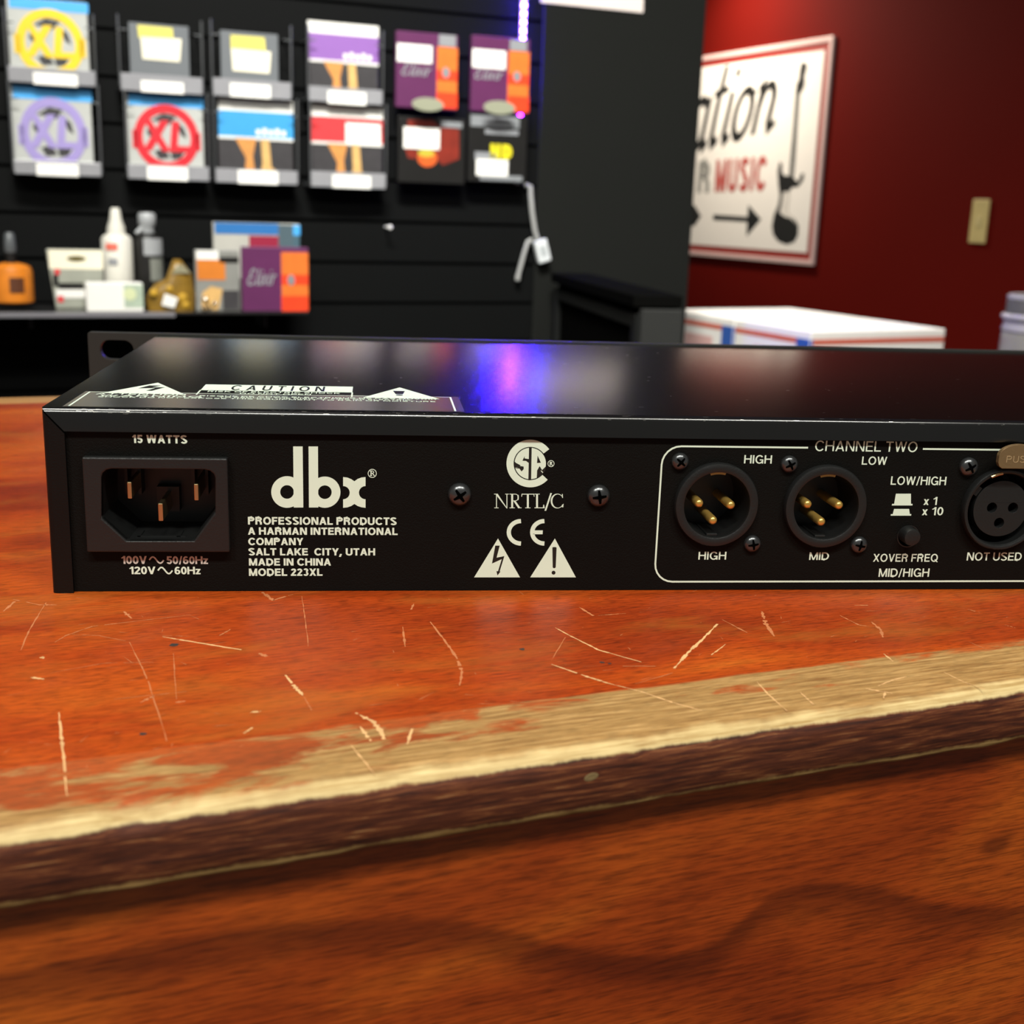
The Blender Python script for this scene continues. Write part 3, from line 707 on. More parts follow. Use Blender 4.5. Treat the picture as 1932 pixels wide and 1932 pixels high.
printed('lettering', T4('LOW/HIGH', 465, 1072, 576, 669, **K)); printed('lettering', T4('x 1', 825, 972, 800, 889, **K)); printed('lettering', T4('x 10', 808, 1040, 912, 1001, **K))
printed('lettering', T4('XOVER FREQ', 272, 980, 1426, 1511, **K)); printed('lettering', T4('MID/HIGH', 333, 886, 1586, 1677, **K)); printed('lettering', T4('NOT USED', 1300, 1900, 1410, 1498, **K))
P4 = lambda *q: [R(*B4(x, y)) for x, y in q]
printed('button_symbol', [P4((525, 765), (690, 765), (690, 879), (505, 879)), P4((483, 877), (708, 877), (706, 894), (480, 894))])
printed('button_symbol', [P4((505, 932), (670, 932), (678, 991), (490, 991)), P4((470, 989), (694, 989), (692, 1006), (467, 1006))])

# screws
def screw(px, py, r, name='screw', rot=20):
    c = R(px, py, PYN - 1); r_ = r
    m = MB(); prof = [(r_ * 1.0, 0.0), (r_ * .99, -.25)] + [(r_ * math.cos(math.radians(a)), -.25 - r_ * .62 * math.sin(math.radians(a))) for a in range(10, 81, 10)]
    hr = r_ * .16; prof += [(hr, -.25 - r_ * .62 * math.sin(math.radians(81))), (.001, -.25 - r_ * .62)]
    m.lathe(prof, (c[0], PYN, c[1]), 'y', 32)
    # cross recess: four blades over the dome, recess shade put into their dark colour
    dome = lambda q: PYN - .25 - r_ * .62 * math.sqrt(max(0, 1 - (q / r_) ** 2)) - r_ * .03
    for kk in range(4):
        a = math.radians(rot + 90 * kk); d = (math.cos(a), math.sin(a)); nrm = (-d[1], d[0]); N_ = 5; L = r_ * .62
        vs = []
        for i in range(N_ + 1):
            q = L * i / N_; w = r_ * (.17 - .08 * i / N_)
            for sg in (1, -1): vs.append((c[0] + d[0] * q + nrm[0] * w * sg, dome(q), c[1] + d[1] * q + nrm[1] * w * sg))
        m.add(vs, [(2 * i, 2 * i + 1, 2 * i + 3, 2 * i + 2) for i in range(N_)], 1)
    return m.build(name, [steel_k, cross_m], rk, smooth=True)
screw(867.5, 934.5, 2.75, rot=35); screw(1130.5, 937, 2.7, rot=8)
screw(1284.5, 872, 2.1, rot=50); screw(1421, 1027.5, 2.1, rot=10); screw(1491, 877, 2.1, rot=28); screw(1622.5, 1029.5, 2.1, rot=80); screw(1830, 882, 2.35, rot=30)

# power inlet
def c8p(x, y, yy): return R(60 + x / 4.6, 780 + y / 4.6, yy)
fy = -1.0
xa, za = c8p(478, 1205, fy); xb, zb = c8p(1697, 392, fy)
op = [c8p(*q, fy) for q in [(603, 560), (615, 520), (650, 490), (700, 480), (1490, 487), (1545, 500), (1580, 530), (1592, 570), (1592, 850), (1400, 1110), (830, 1110), (605, 905)]]
m = MB().prism([[(xa, za), (xb, za), (xb, zb), (xa, zb)], op], fy, PYN)
inl = m.build('power_inlet', plastic, rk, bevel=.35)
dp_ = 17.0
m = MB().prism([op], fy + .4, dp_, front=False, back=False)
m.prism([[(op[11][0] - .8, op[10][1] - .8), (op[8][0] + .8, op[10][1] - .8), (op[8][0] + .8, op[3][1] + .8), (op[11][0] - .8, op[3][1] + .8)]], dp_, dp_ + 1.2)
gx, gz = c8p(1118, 860, 3.0)
m.box(gx - 2.6, gx + 2.6, dp_ - 3.2, dp_, gz - 2.4, gz + 3.6)                      # raised block round the earth blade
for q in (-9.3, -6.2, 6.2, 9.3): m.box(gx + q - .35, gx + q + .35, dp_ - 4.5, dp_, gz + 2.0, op[4][1] - .1)
m.box(gx - 5.5, gx + 5.5, 3, 3.6, op[10][1], op[10][1] + .22); m.box(gx - 5.6, gx - 4.7, 3, 8, op[10][1], op[10][1] + .3); m.box(gx + 3.4, gx + 4.3, 3, 8, op[10][1], op[10][1] + .3)
m.build('socket_well', plastic_d, inl)
for q, (w_, h_) in (((848, 668), (1.0, 3.9)), ((1427, 684), (1.0, 3.9)), ((1118, 858), (1.1, 4.2))):
    a, b = c8p(*q, 1.2); MB().box(a - w_ / 2, a + w_ / 2, 1.2, dp_, b - h_ / 2, b + h_ / 2).build('contact_blade', brass, inl, bevel=.2)

# male sockets
def male(c, tips, name='output_socket'):
    yo = -.7
    m = MB()
    # flange ring with a flat bitten out at the screw corner
    ro, ri = 10.25, 8.0
    m.lathe([(ro - .05, PYN), (ro, yo + .6), (ro - .25, yo + .12), (ro - .7, yo), (ri + .45, yo), (ri + .1, yo + .15), (ri, yo + .5), (ri, yo + 1)], (c[0], 0, c[1]), 'y', 72)
    s = m.build(name, plastic, rk, smooth=True)
    MB().lathe([(ri, yo + 1), (ri - .25, 12.5), (.001, 12.5)], (c[0], 0, c[1]), 'y', 72).build('socket_well', plastic_d, s, smooth=True)
    k = MB(); k.box(c[0] - 1.8, c[0] + .9, yo + 1.2, 11, c[1] - ri + .05, c[1] - ri + .75); k.build('keyway_rib', plastic_d, s, bevel=.15)
    k = MB(); aa = [math.radians(a) for a in range(78, 107, 4)]
    k.flat([[(c[0] + (ri + .1) * math.cos(a), c[1] + (ri + .1) * math.sin(a)) for a in aa] + [(c[0] + (ri - .75) * math.cos(a), c[1] + (ri - .45) * math.sin(a)) for a in reversed(aa)]], yo + .35, 0, th=4)
    k.build('earth_spring', copper, s)
    for px, py in tips:
        a, b = R(px, py, -.2)
        MB().lathe([(.001, -.55), (.45, -.5), (.8, -.3), (1.0, 0), (1.08, .5), (1.1, 12.4)], (a, .1, b), 'y', 20).build('contact_pin', gold, s, smooth=True)
tp = lambda q: [(1220 + a / 4.391, 800 + b / 4.391) for a, b in q]
male(XL1, tp([(437, 660), (700, 675), (552, 802)])); male(XL2, tp([(1337, 668), (1597, 676), (1450, 813)]))
# female sockets
def female(c):
    yo = -.9
    m = MB().lathe([(10.15, PYN), (10.2, yo + .5), (9.95, yo + .05), (9.6, yo), (9.2, yo + .15), (8.95, yo + .8)], (c[0], 0, c[1]), 'y', 72)
    s = m.build('input_socket', plastic, rk, smooth=True)
    MB().lathe([(8.95, yo + .8), (8.9, 12), (.001, 12)], (c[0], 0, c[1]), 'y', 72).build('socket_well', plastic_d, s, smooth=True)
    hol = [(c[0] - 2.35 + q[0], c[1] + q[1]) for q in ((-.1 + .0, .25),)]
    hs = [(c[0] - 2.3, c[1] + .25), (c[0] + 3.15 - .0, c[1] + .25), (c[0] + .05, c[1] - 3.6)]
    ins = [circ(c[0], c[1], 7.05, 56)] + [list(reversed(circ(a, b, 1.3, 20))) for a, b in hs]
    MB().prism(ins, .6, 12).build('socket_insert', plastic, s, bevel=.12)
    k = MB(); a0 = math.radians(146); k.box(-1.2, 1.2, .8, 8, -.5, .5); ca, sa = math.cos(a0 - PI / 2), math.sin(a0 - PI / 2)
    k.v = [(c[0] + 7.8 * math.cos(a0) + x * ca - z * sa, y, c[1] + 7.8 * math.sin(a0) + x * sa + z * ca) for x, y, z in k.v]
    k.build('polarity_key', plastic, s)
    # release tab: rounded tan plate standing above the socket
    tx, tz = R(1924, 862, -3.2); tz += .1
    k = MB(); o = [(tx + 5.2 * math.cos(math.radians(a)) * (1 if abs(math.cos(math.radians(a))) < .99 else 1), tz + 2.9 * math.sin(math.radians(a)) ** 1) for a in range(0, 181, 10)]
    o += [(tx - 5.2, tz - 1.6), (tx - 4.9, tz - 2.4), (tx - 4.1, tz - 3.0), (tx + 4.1, tz - 3.0), (tx + 4.9, tz - 2.4), (tx + 5.2, tz - 1.6)]
    k.prism([o], -3.2, -1.9); k.box(tx - 3, tx + 3, -1.9, 3, tz - 2.6, tz - 1.4)
    k.build('release_tab', tab_m, s, bevel=.3, label='tan metal push tab')
    MB().flat(fit_line('PUSH', tx - 3.3, tx + 3.3, tz - 1.5, tz + .1, .1, .2), -3.26, 0, th=.1).build('tab_lettering', mat('raised tab lettering', 'd0b488', .4, .6), s)
    k = MB(); k.tube([(c[0] + 9.4 * math.cos(math.radians(a)), yo - .15, c[1] + 9.4 * math.sin(math.radians(a))) for a in (118, 112, 106, 100)], .35); k.build('spring_end', brass, s)
female(XLF)
# push button
m = MB().lathe([(2.9, PYN + 4), (2.9, PYN), (2.55, PYN), (2.5, PYN + 4)], (PB[0], 0, PB[1]), 'y', 32)
b0 = m.build('push_button', plastic_d, rk, smooth=True)
bc = R(1719.5, 1010, -2.2)
MB().lathe([(2.15, PYN + 4), (2.12, -1.8), (1.95, -2.15), (1.6, -2.25), (.001, -2.2)], ((bc[0] + PB[0]) / 2, 0, (bc[1] + PB[1]) / 2), 'y', 32).build('button_cap', plastic, b0, smooth=True)

# caution sticker on the top cover
def TP(x, y): p = PZ(x, y, H); return p.x, p.y
lb = MB(); z = H + .02
q = [TP(124, 757.5), TP(206, 716.5), TP(868, 727.5), TP(874, 772)]
lb.prism([[(4.2, 2.3), (94, 2.3), (94, 24.5), (4.2, 24.5)]], H + .004, H + .05, 0, 'xy')
lz = H + .06
def lf(polys, mi=1, up=0): lb.flat(polys, lz + up, mi, 'xy', .02)
Y0, Y1 = 3.0, 23.6
xl, xr = 5.4, 91.9
lf(rc(xl - .22, Y0, xl + .22, Y1) + rc(xr - .22, Y0, xr + .22, Y1) + rc(xl, Y1 - .12, xr, Y1 + .12))
# depth (y) runs away from the viewer, so rows are placed by their real distance from the fold
def rowy(px, py): return TP(px, py)[1]
yb, yt = rowy(270, 742.5), rowy(298, 722.5)
t1 = [TP(194.4, 741.5), TP(348, 744.5), TP(298, 722.5)]
t2 = [TP(684.5, 750.5), TP(829, 753.5), TP(754, 731.5)]
lf([t1, t2])
cx, cy = t1[2][0], (t1[0][1] + t1[2][1]) / 2
lf([[(cx - 1.2, cy + 3.8), (cx + 1.6, cy + 3.8), (cx - .3, cy + .4), (cx - 3.0, cy - 1.2)], [(cx - 3.0, cy - 1.2), (cx - 1.2, cy + .6), (cx + 3.0, cy + 1.2), (cx + 1.6, cy - .2)], [(cx + 1.2, cy + .5), (cx + 3.0, cy + 1.2), (cx + .9, cy - 4.8), (cx - .5, cy - 4.8)]], 2, .02)
cx = t2[2][0] - .3; cy = (t2[0][1] + t2[2][1]) / 2
lf([[(cx - 1.5, cy + 2.6), (cx + 1.5, cy + 2.6), (cx + .9, cy - 2.6), (cx - .9, cy - 2.6)], circ(cx, cy - 4.1, .9, 12)], 2, .02)
bl, br = TP(379.6, 736.3), TP(665, 741.2); tl, tr_ = TP(387.5, 725.4), TP(665.6, 730.4)
bx0, bx1 = (bl[0] + tl[0]) / 2, (br[0] + tr_[0]) / 2; by0, by1 = (bl[1] + br[1]) / 2, (tl[1] + tr_[1]) / 2
lf(rc(bx0, by0, bx1, by1)); ye = rowy(370.6, 745)
lf(rc(bx0 - .2, ye, bx0 + .2, by0) + rc(bx1 - .2, ye, bx1 + .2, by0))
lf(fit_line('CAUTION', bx0 + 7, bx1 - 7, by0 + .9, by1 - .9, .16, .45), 2, .02)
def row(t_, x0, x1, y0, y1, t=.13): lf(fit_line(t_, x0, x1, y0, y1, t, .16))
hh = (by0 - ye)
row('RISK OF ELECTRIC SHOCK', bx0 + 2, bx1 - 3, by0 - hh * .36, by0 - hh * .10); row('DO NOT OPEN', bx0 + 10, bx1 - 10, by0 - hh * .74, by0 - hh * .48)
ya = t1[0][1]
row('ATTENTION', t1[0][0] - 1.2, t1[1][0] + .4, ya - 2.3, ya - .35)
row('RISQUE DE CHOC ELECTRIQUE NE PAS OUVRIR', bx0 + 1, xr - 3.5, ya - 3.0, ya - 1.7)
row('WARNING', xl + 3.4, xl + 27, ya - 5.0, ya - 3.1)
row('TO REDUCE THE RISK OF FIRE OR ELECTRIC', xl + 31, xr - 10, ya - 4.7, ya - 3.5)
row('SHOCK DO NOT EXPOSE THIS EQUIPMENT TO RAIN OR MOISTURE', xl + 3.4, xr - 4, ya - 6.6, ya - 5.4)
lb.build('caution_sticker', [clearm, ink, ink_k], rk, label='clear sticker with white caution wording')

#@@WALLGOODS
# ------------------------------------------------------------------ goods on the slat wall
white = mat('white card', 'e8e6e0', .55, var=.03); offw = mat('cream paper', 'efe8cf', .6, var=.03)
tagw = mat('white price paper', 'f2f0ea', .6, var=.02)
rail = mat('smoked acrylic rail', '4a4c4e', .25, var=.1); ledge = mat('clear acrylic ledge', '8f8f93', .2, var=.1)
wire = mat('grey wire', '5c5e60', .4, .4)
cardg = mat('grey backing card', '64686c', .6, var=.05)
yel = mat('yellow note', 'd9cf62', .7); 
blue = mat('sky blue header', '48a6e8', .45, var=.06); pouch = mat('silver grey pouch', 'b4b6b2', .35, var=.12, scale=50)
pic_d = mat('dark photo print', '3c3a3c', .4, var=.25, scale=60); skin = mat('orange tan photo print', 'c98a4a', .45, var=.25, scale=70); tan_p = mat('pale wood photo print', 'd0a768', .45, var=.2, scale=80)
def colour(n, c, **k): return mat(n, c, k.pop('rough', .45), **k)
YEL, LAV, REDC = colour('yellow print', 'e8c424'), colour('lavender print', '9a8cc4'), colour('red print', 'cf2430')
PURB, BLUB, REDB = colour('purple band', '8a5fa8'), colour('blue band', '3a97d4'), colour('red band', 'd23a3e')
plum = colour('plum card', '5a2450', var=.12, scale=30); orng = colour('orange print', 'e0702a', var=.2, scale=60); redo = colour('red orange print', 'e2401c', var=.15, scale=50)
oval_m = mat('sage oval tag', '8f917c', .5); grey_p = mat('grey print', '8a8c90', .5); silver = mat('silver print', 'a8acb0', .35, .5)
blk = mat('black card', '161514', .4, var=.2, scale=40)

class Item:
    """something hung on the slat wall; px rectangle turned into its real size at distance n from the room origin"""
    def __init__(s, name, label, cat, rect, n, group=None):
        s.n = n; s.x0, s.z0, s.x1, s.z1 = WALL.rect(*rect, n); s.cx = (s.x0 + s.x1) / 2
        s.w, s.h = s.x1 - s.x0, s.z1 - s.z0
        s.o = thing(name, label, cat, WALL.world(s.cx, n, s.z0), WALL.deg, group)
    def L(s, x, y, dn=0):
        a, b = WALL.at(x, y, s.n + dn); return a - s.cx, b - s.z0
    def R(s, rect, dn=0):
        a, b, c, d = WALL.rect(*rect, s.n + dn); return a - s.cx, b - s.z0, c - s.cx, d - s.z0
    def plate(s, name, rect, mtl, y0=-.4, th=.35, bevel=0, parent=None, label=None):
        a, b, c, d = s.R(rect); return MB().box(a, c, y0, y0 + th, b, d).build(name, mtl, parent or s.o, bevel=bevel, label=label)
    def polys(s, name, polys, mtl, y0=-.8, th=.35, parent=None):
        return MB().flat(polys, y0, 0, th=th).build(name, mtl, parent or s.o)

def holder(label, rect, ledge_y, tagr, grp='wire string pockets on the slat wall'):
    it = Item('display_pocket', label, 'display pocket', rect, WN - 42, grp)
    w, h = it.w, it.h
    a, lz, c, d = it.R((rect[0], ledge_y, rect[2], rect[3]))
    lt = d
    for sg in (-1, 1):
        x_ = sg * (w / 2 - 2)
        MB().tube([(x_, 41, 3), (x_, 3, 3), (x_, .5, 6), (x_, .5, h)], 1.5).build('side_wire', wire, it.o, smooth=True)
        MB().tube([(x_, 41, h * .8), (x_, .5, h * .8), (x_ - sg * 12, .5, h * .8 + .5)], 1.1).build('top_wire', wire, it.o, smooth=True)
    MB().box(-w / 2 + 3, w / 2 - 3, -1, 2.2, 0, lt).box(-w / 2 + 3, w / 2 - 3, 2.2, 38, 0, 2.2).build('front_ledge', ledge, it.o, bevel=.5)
    it.plate('price_tag', tagr, tagw, -1.8, .6)
    return it
HN = WN - 42
def pack(label, rect, n, group, mtl, name='string_pack', th=9):
    it = Item(name, label, 'string pack', rect, n, group)
    MB().box(-it.w / 2, it.w / 2, 0, th, 0, it.h).build('pouch', mtl, it.o, bevel=1.2)
    return it
XLP = [[(0, 1), (.17, 1), (.62, 0), (.42, 0)], [(.40, 1), (.60, 1), (.16, 0), (-.04, 0)], [(.66, .98), (.84, .98), (.78, .2), (.60, .2)], [(.60, .2), (1.08, .2), (1.06, 0), (.58, 0)]]
def xl_pack(label, rect, hdr_y, ringr, mtl):
    n = HN + 14; it = pack(label, rect, n, 'ringed string packs on the slat wall', pouch)
    it.plate('header_band', (rect[0] + 1, rect[1] + 1, rect[2] - 1, hdr_y), blue, -.4)
    a, b, c, d = it.R(ringr); cx, cz, rx, rz = (a + c) / 2, (b + d) / 2, (c - a) / 2, (d - b) / 2
    m = MB()
    blobs = [[(cx + rx * p, cz + rz * q) for p, q in pl] for pl in ([(-.62, .15), (-.45, .42), (-.3, .2), (-.42, -.12)], [(-.45, .5), (-.1, .72), (.3, .66), (.1, .4), (-.2, .48)], [(-.4, -.42), (-.1, -.34), (.1, -.6), (-.25, -.66)], [(.25, .6), (.55, .3), (.62, .0), (.45, .1)], [(.1, -.45), (.55, -.4), (.4, -.62), (.15, -.66)])]
    m.flat(blobs, -.5, 0, th=.3); m.build('photo_print', pic_d, it.o)
    m = MB(); m.prism([circ(cx, cz, rx, 48, rz), list(reversed(circ(cx, cz, rx * .74, 48, rz * .74)))], -.9, -.5)
    m.flat([[(cx + rx * (-.70 + 1.32 * p), cz + rz * (-.42 + .94 * q)) for p, q in pl] for pl in XLP], -.95, th=.3)
    for sg in (-1, 1): m.box(cx + sg * rx * .88, cx + sg * rx * 1.05, -.9, -.5, cz - rz * .35, cz + rz * .2)
    m.build('ring_emblem', mtl, it.o)
    return it
def photo_pack(label, rect, wy, by, mtl, sticker=None):
    n = HN + 14; it = pack(label, rect, n, 'photo string packs on the slat wall', pic_d)
    x0, y0, x1, y1 = rect
    it.plate('header_band', (x0, y0, x1, wy), white, -.4); it.plate('colour_band', (x0, wy, x1, by), mtl, -.4)
    it.plate('lower_edge', (x0, by - 3, x1, by + 2), white, -.5)
    w, h = it.w, it.h; zb = it.L((x0 + x1) / 2, by)[1]
    it.polys('guitar_photo', [[(-w * .28, zb), (w * .0, zb), (-w * .05, zb * .55), (-w * .02, zb * .12), (-w * .16, zb * .1), (-w * .14, zb * .5)]], skin, -.5)
    it.polys('neck_photo', [[(w * .06, zb), (w * .17, zb), (w * .2, zb * .3), (w * .3, zb * .15), (w * .22, 0), (w * .04, 0), (w * .08, zb * .4)]], tan_p, -.5)
    m = MB()
    if sticker: it.plate('price_sticker', sticker, tagw, -.8)
    else:
        zt = zb + h * .02
        for k in range(5): m.box(w * (.0 + .085 * k), w * (.0 + .085 * k) + w * .06, -.7, -.4, zt + h * .03, zt + h * (.10 + .02 * (k % 2)))
        m.build('title_print', white, it.o)
    return it
H_ = lambda where, rect, ly, tg: holder('wire string pocket with clear ledge, ' + where, rect, ly, tg)
H_('holding the yellow ringed pack, top left', (8, 20, 181, 158), 129, (63, 139, 146, 161)); xl_pack('silver string pack with yellow ring emblem and blue header', (16, -1, 167, 150), 20, (30, 17, 158, 146), YEL)
H_('with the grey card second from left', (222, 33, 384, 174), 142, (266, 154, 346, 175))
H_('with grey card beside the purple pack', (397, 42, 552, 184), 151, (434, 159, 510, 184))
H_('holding the purple banded pack', (579, 52, 725, 194), 166, (618, 173, 690, 197))
H_('holding the lavender ringed pack', (18, 155, 191, 330), 304, (69, 309, 148, 332)); xl_pack('silver string pack with lavender ring emblem and blue header', (23, 163, 174, 318), 189, (38, 184, 163, 318), LAV)
H_('holding the red ringed pack', (235, 170, 396, 339), 312, (278, 315, 354, 340)); xl_pack('silver string pack with red ring emblem and blue header', (241, 177, 384, 326), 201, (253, 197, 375, 322), REDC)
H_('holding the blue banded pack', (402, 182, 564, 346), 320, (449, 322, 524, 347)); photo_pack('dark string pack with white header, sky blue band and guitar picture', (412, 188, 553, 336), 211, 262, BLUB)
H_('holding the red banded pack, lowest right', (583, 192, 731, 354), 325, (627, 331, 699, 355)); photo_pack('dark string pack with white header, red band and white price sticker', (587, 200, 722, 344), 222, 272, REDB, (652, 233, 718, 273))
photo_pack('dark string pack with white header, purple band and guitar picture', (580, 44, 714, 186), 66, 118, PURB)
for lab, rc_, yn, cn in (('grey backing card with yellow and cream notes, under a thicker yellow note', (245, 46, 357, 165), [(259, 47), (325, 53), (327, 72), (262, 71)], [(265, 69), (342, 74), (339, 117), (269, 111)]),
                      ('grey backing card with dull yellow and cream notes, left of the purple banded pack', (417, 61, 525, 176), [(435, 66), (499, 71), (501, 97), (436, 92)], [(436, 91), (511, 98), (508, 139), (439, 133)])):
    it = Item('backing_card', lab, 'card', rc_, HN + 14, 'grey cards in the string pockets')
    MB().box(-it.w / 2, it.w / 2, 0, 3, 0, it.h).build('card', cardg, it.o, bevel=.5)
    it.polys('yellow_note', [[it.L(*p) for p in reversed(yn)]], yel, -.4); it.polys('cream_note', [[it.L(*p) for p in reversed(cn)]], offw, -.8)

# plum and orange packs on pegs
def wall_oval(o, cx, cz, rx, rz, y, mtl, name): return MB().prism([circ(cx, cz, rx, 32, rz)], y - .8, y).build(name, mtl, o, bevel=.2)
PN = WN - 36
def plum_pack(label, rect, xs, top_tab, sticker, logo, eye, name='string_pack', group='plum and orange string packs', n=PN, oy=None):
    it = Item(name, label, 'string pack', rect, n, group)
    MB().box(-it.w / 2, it.w / 2, 0, 10, 0, it.h).build('box', plum, it.o, bevel=1)
    x0, y0, x1, y1 = rect; ot = oy or (y0 + (y1 - y0) * .19)
    st = it.plate('orange_stripe', (xs, ot, x1 - .5, y1 - .5), orng, -.4)
    m0 = (ot + y1) / 2
    it.plate('red_block', (xs, m0 - (y1 - ot) * .12, x1 - .5, m0 + (y1 - ot) * .05), redo, -.6, parent=st); it.plate('red_block', (xs, y1 - (y1 - ot) * .26, x1 - .5, y1 - .5), redo, -.6, parent=st)
    a, b, c, d = it.R(eye); it.polys('grey_emblem', [circ((a + c) / 2, (b + d) / 2, (c - a) / 2, 20, (d - b) / 2)], silver, -.9, parent=st)
    if top_tab: it.plate('grey_corner', top_tab, grey_p, -.5)
    if sticker: it.plate('price_sticker', sticker, tagw, -.8)
    a, b, c, d = it.R(logo)
    it.polys('script_logo', fit_brush('Elixir', a, c, b, d), grey_p, -.7)
    return it
plum_pack('plum string pack with orange stripe and white price sticker, hung left of its twin', (748, 62, 863, 205), 824, (828, 66, 860, 88), (749, 84, 815, 118), (757, 120, 814, 144), (834, 127, 848, 147))
plum_pack('plum string pack with orange stripe, hung beside the blue light strip', (890, 70, 998, 212), 958, (962, 76, 994, 96), (891, 94, 954, 129), (895, 128, 950, 151), (968, 135, 982, 154))
def peg(label, x, y, rx=30, ry=13):
    it = Item('peg_hook', label, 'peg hook', (x - rx, y - ry, x + rx, y + ry), WN - 62, 'peg hooks with oval tags')
    wall_oval(it.o, 0, it.h / 2, it.w / 2, it.h / 2, 0, oval_m, 'oval_tag')
    MB().tube([(0, 0, it.h / 2 - 2), (0, 61, it.h / 2 - 2)], 1.6).build('prong', wire, it.o, smooth=True)
peg('wire peg with sage oval tag above the red flamed pack', 807, 197); peg('wire peg with sage oval tag above the black pack with yellow letters', 942, 203)
# two dark blister packs under them
it = Item('string_pack', 'black string pack with red flame print and white price sticker', 'string pack', (752, 222, 878, 346), PN, 'dark string packs')
MB().box(-it.w / 2, it.w / 2, 0, 10, 0, it.h).build('box', blk, it.o, bevel=1)
fl = mat('dark red flame print', '7a2416', .45, var=.4, scale=50)
it.polys('flame_print', [[it.L(*p) for p in reversed(q)] for q in ([(770, 226), (815, 226), (830, 240), (768, 240)], [(830, 240), (866, 244), (866, 300), (835, 312), (815, 290)], [(764, 280), (790, 284), (784, 300), (770, 298)])], fl, -.4)
it.polys('orange_badge', [[(p[0], p[1]) for p in circ(*it.L(806, 298), 17, 28, 14)]], colour('orange badge', 'cf5a22', var=.3, scale=60), -.6)
it.polys('yellow_badge', [[(p[0], p[1]) for p in circ(*it.L(804, 289), 14, 28, 6)]], colour('dull yellow badge', 'b8aa38'), -.8)
it.plate('top_strip', (832, 230, 872, 241), silver, -.5); it.plate('price_sticker', (761, 241, 829, 281), tagw, -1.2)
it = Item('string_pack', 'black string pack with yellow letters and silver top, under the right oval tag', 'string pack', (884, 216, 994, 344), PN, 'dark string packs')
MB().box(-it.w / 2, it.w / 2, 0, 10, 0, it.h).build('box', blk, it.o, bevel=1)
it.plate('top_strip', (888, 219, 980, 240), silver, -.5); it.plate('title_strip', (915, 245, 978, 254), grey_p, -.5)
a, b, c, d = it.R((925, 272, 966, 300)); it.polys('yellow_lettering', fit_line('HD', a, c, b, d, .3, .12), colour('bright yellow print', 'd8cc22'), -.5)
it.plate('grey_label', (896, 287, 935, 302), grey_p, -.5); it.plate('price_sticker', (898, 301, 958, 332), tagw, -.9); it.plate('bottom_strip', (905, 331, 985, 341), silver, -.5)
# bare hook end and paper notes
it = Item('wall_hook', 'small white hook end on the bare black slats', 'hook', (732, 424, 742, 434), WN - 30)
MB().lathe([(.001, 0), (2.6, .6), (3.6, 2.6), (3.0, 5), (1.5, 6), (1.5, 32)], (0, 0, it.h / 2), 'y', 18).build('knob', tagw, it.o, smooth=True)
pn = WN - 4
a, b = WALL.at(1020, 11, pn), WALL.at(1213, 24, pn); tz = b[1] + 180
m = MB().box(a[0], b[0], 0, .6, b[1], tz)
o = tag(place(m.build('paper_notice', mat('pale pink paper', 'dccfc8', .7, var=.02)), WALL.world(0, pn - .3, 0), WALL.deg), 'white paper notice at the top of the charcoal panel', 'paper notice')

# light strip with its cable and controller
led_m = mat('violet blue lamp', (.035, .0055, 1), .3, emit=1900); led_p = mat('magenta lamp', '9020ff', .3, emit=70)
sx, _ = WALL.at(987, 60, WN - 3); top_z = WALL.at(987, -190, WN - 3)[1]; bot_z = WALL.at(987, 348, WN - 3)[1]
ls = thing('light_strip', 'vertical violet blue light strip at the right end of the slat wall', 'light strip', WALL.world(sx, WN - 3, bot_z), WALL.deg)
Hs = top_z - bot_z
MB().box(-5, 5, .6, 2.6, 0, Hs).build('tape', mat('white flexible tape', 'b8b8bc', .5), ls)
for k in range(int(Hs / 13.2)):
    z = 8 + 13.2 * k; zpx = z + bot_z
    dark = zpx < WALL.at(987, 222, WN - 3)[1]
    o_ = MB().box(-2.7, 2.7, -1.2, .6, z - 2.7, z + 2.7).build('lamp', [mat('unlit lamp', 'c8c8d8', .3)] if dark else led_p if zpx < WALL.at(987, 195, WN - 3)[1] else led_m, ls, bevel=.4)
def wp(x, y, n): s_, z_ = WALL.at(x, y, n); return WALL.world(s_, n, z_)
cab = mat('grey white cable', '9a9a98', .5)
pts = [wp(990, 349, WN - 8), wp(1001, 353, WN - 10), wp(1001, 365, WN - 12), wp(1004, 400, WN - 14), wp(1009, 435, WN - 16), wp(1014, 452, WN - 16)]
o = place(MB().tube([p for p in pts], 4.0).build('power_cable', cab, smooth=True), (0, 0, 0)); tag(o, 'grey cable dropping from the light strip to the white controller', 'cable')
pts = [wp(1004, 452, WN - 14), wp(996, 456, WN - 14), wp(990, 474, WN - 14), wp(983, 500, WN - 14), wp(977, 522, WN - 14)]
o = place(MB().tube(pts, 3.6).lathe([(.001, -2), (4.2, 0), (4.4, 8), (.001, 10)], tuple(pts[-1] - Vector((0, 0, 6))), 'z', 14).build('cable_end', cab, smooth=True), (0, 0, 0)); tag(o, 'loose grey cable end hanging left of the white controller', 'cable')
c_, z_ = WALL.at(1025, 474, WN - 24)
ct2 = thing('light_controller', 'small white controller box hanging tilted from the grey cable', 'controller', WALL.world(c_, WN - 24, z_), WALL.deg)
m = MB().box(-11.5, 11.5, 0, 12, -19, 19); th_ = math.radians(14)
rot = lambda mm: setattr(mm, 'v', [(x * math.cos(th_) - z * math.sin(th_), y, x * math.sin(th_) + z * math.cos(th_)) for x, y, z in mm.v])
th_ = math.radians(17); rot(m); m.build('case', mat('white plastic case', 'd4d8da', .4), ct2, bevel=2)
m = MB().box(-6, 6, -.4, .2, -9, 9); rot(m); m.build('grey_window', mat('grey window', 'a9aeb0', .3), ct2)

